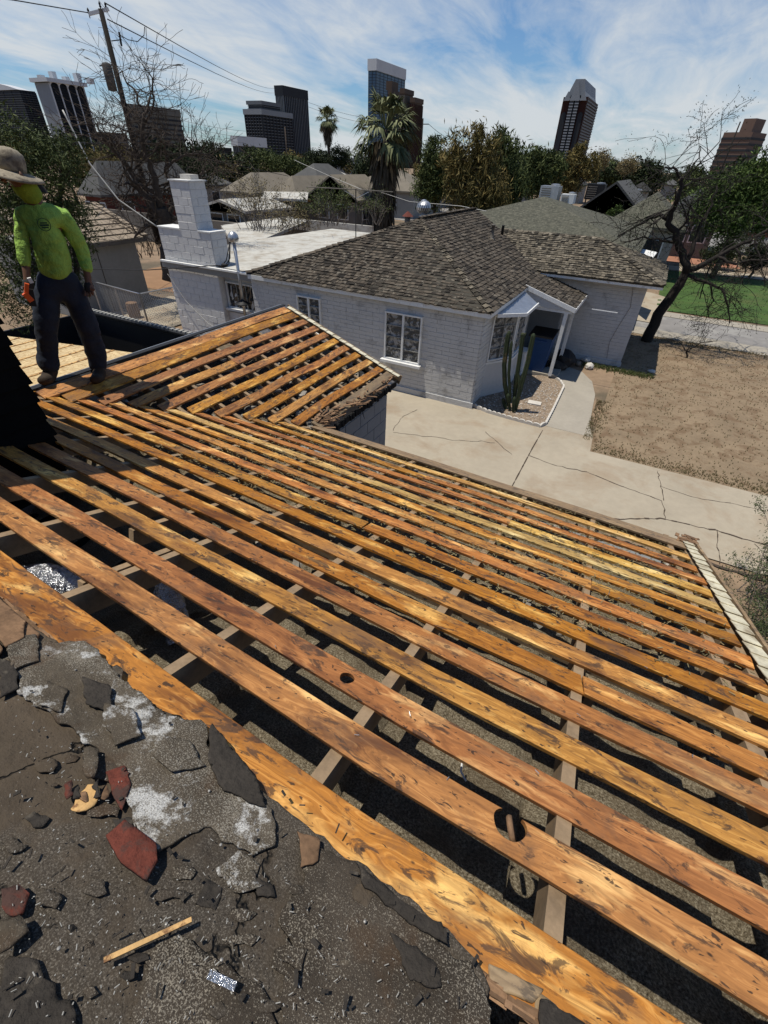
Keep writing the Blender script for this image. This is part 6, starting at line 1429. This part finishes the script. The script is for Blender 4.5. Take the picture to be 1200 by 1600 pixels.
# hat: tilted crown and wide brim
hcn=pv(18,266,pb,.10); up=(Vector((0,0,1))+side*.22+toc*.05).normalized(); xx=up.orthogonal().normalized(); Rh=Matrix((xx,up.cross(xx),up)).transposed()
mb=MB().lathe(hcn,[(.098,-.01),(.101,.03),(.104,.07),(.092,.115),(.06,.14),(.02,.147)],22,Rh); mb.v=[tuple(Vector(v)+Vector((random.gauss(0,.002),random.gauss(0,.002),random.gauss(0,.002)))) for v in mb.v]; mb.build('hat_crown',M_['hat'],pe,True)
V=[];F=[];nb2=28
for i,(rr,zz_) in enumerate(((.095,.0),(.13,-.006),(.195,-.026),(.212,-.042),(.208,-.048),(.13,-.014),(.095,-.008))):
    for j in range(nb2):
        a=2*math.pi*j/nb2; V.append(hcn+Rh@Vector((rr*math.cos(a),rr*math.sin(a),zz_+.008*math.sin(2*a+1)*(rr>.14))))
for i in range(6):
    for j in range(nb2): F.append((i*nb2+j,i*nb2+(j+1)%nb2,(i+1)*nb2+(j+1)%nb2,(i+1)*nb2+j))
mesh_obj('hat_brim',V,F,M_['hat'],pe,True)
# dark neck flap behind the hat
pp=[pv(38,272,pb,-.02),pv(58,280,pb,-.03),pv(74,298,pb,-.04),pv(76,303,pb,.0),pv(60,298,pb,.08),pv(44,288,pb,.12)]
MB().prism(pp,.012,tuple(toc)).build('neck_flap',M_['hair'],pe)
# round chest print
cc=pv(69,351,pb,.215); nrm_=(Vector(CAM)-cc).normalized(); nrm_.z*=.3; nrm_.normalize()
Rl=nrm_.to_track_quat('Z','Y').to_matrix()
lg=MB(); n=24
for j in range(n):
    a0=2*math.pi*j/n;a1=2*math.pi*(j+1)/n; lg.add([cc+Rl@Vector((r1*math.cos(a),r1*math.sin(a),0)) for r1,a in ((.042,a0),(.047,a0),(.047,a1),(.042,a1))],[(0,1,2,3)])
def txt(s,loc,size,R,m,parent,name='print',al='CENTER'):
    cu=bpy.data.curves.new(name,'FONT'); cu.body=s; cu.size=size; cu.align_x=al; cu.align_y='CENTER'; cu.extrude=.0005; cu.materials.append(m); o=bpy.data.objects.new(name,cu); COL.objects.link(o); o.matrix_world=Matrix.Translation(loc)@R.to_4x4(); o.parent=parent; return o
for k,(w_,h_,yy) in enumerate(((.05,.010,.012),(.064,.014,-.004),(.05,.009,-.020))):
    lg.add([cc+Rl@Vector((sx*w_/2,yy+sy*h_/2,.0005)) for sx,sy in ((-1,-1),(1,-1),(1,1),(-1,1))],[(0,1,2,3)])
lg.build('round_chest_print',M_['ink'],pe)
# gloves
for (x,y,o_) in ((44,444,.12),(139,447,.08)): sk('glove',{'a':J(x,y-10,.040,o_-.02),'b':J(x,y+4,.046,o_+.01),'c':J(x,y+14,.034,o_+.02)},[('a','b'),('b','c')],M_['glove'],pe,1)
tl=thing('orange_hand_tool','orange handheld power tool held in the worker\'s left side hand','tool')
c=pv(45,460,pb,.18)
MB().bar(pv(42,443,pb,.2),pv(41,462,pb,.2),.035,.03).build('handle',M_['orange'],tl); MB().bar(pv(38,458,pb,.2),pv(50,470,pb,.2),.05,.045).build('body',M_['orange'],tl); MB().bar(pv(46,452,pb,.19),pv(52,478,pb,.19),.04,.05).build('battery',M_['darkmetal'],tl); MB().bar(pv(45,434,pb,.2),pv(50,442,pb,.2),.03,.03).build('nozzle',M_['trim'],tl)

# ------------------------------------------------------------------ labels of look-alikes told apart by their order from left to right
from collections import defaultdict
dd=defaultdict(list)
bpy.context.view_layer.update()
for o in bpy.data.objects:
    if o.name.startswith(('distant_tree','distant_house')) and o.parent is None: dd[o['label']].append(o)
for l,os_ in dd.items():
    if len(os_)>1:
        def key(o):
            p=o.matrix_world.translation if o.type=='EMPTY' and o.name.startswith('distant_tree') else Vector(o.children[0].data.vertices[0].co); q=np.array(p)-CAM; return (q@CR)/(q@CF)
        os_.sort(key=key); W_={2:['left','right'],3:['left','middle','right'],4:['leftmost','second','third','rightmost'],5:['leftmost','second','middle','fourth','rightmost']}.get(len(os_))
        if W_:
            for o,w in zip(os_,W_): o['label']=w+' '+l
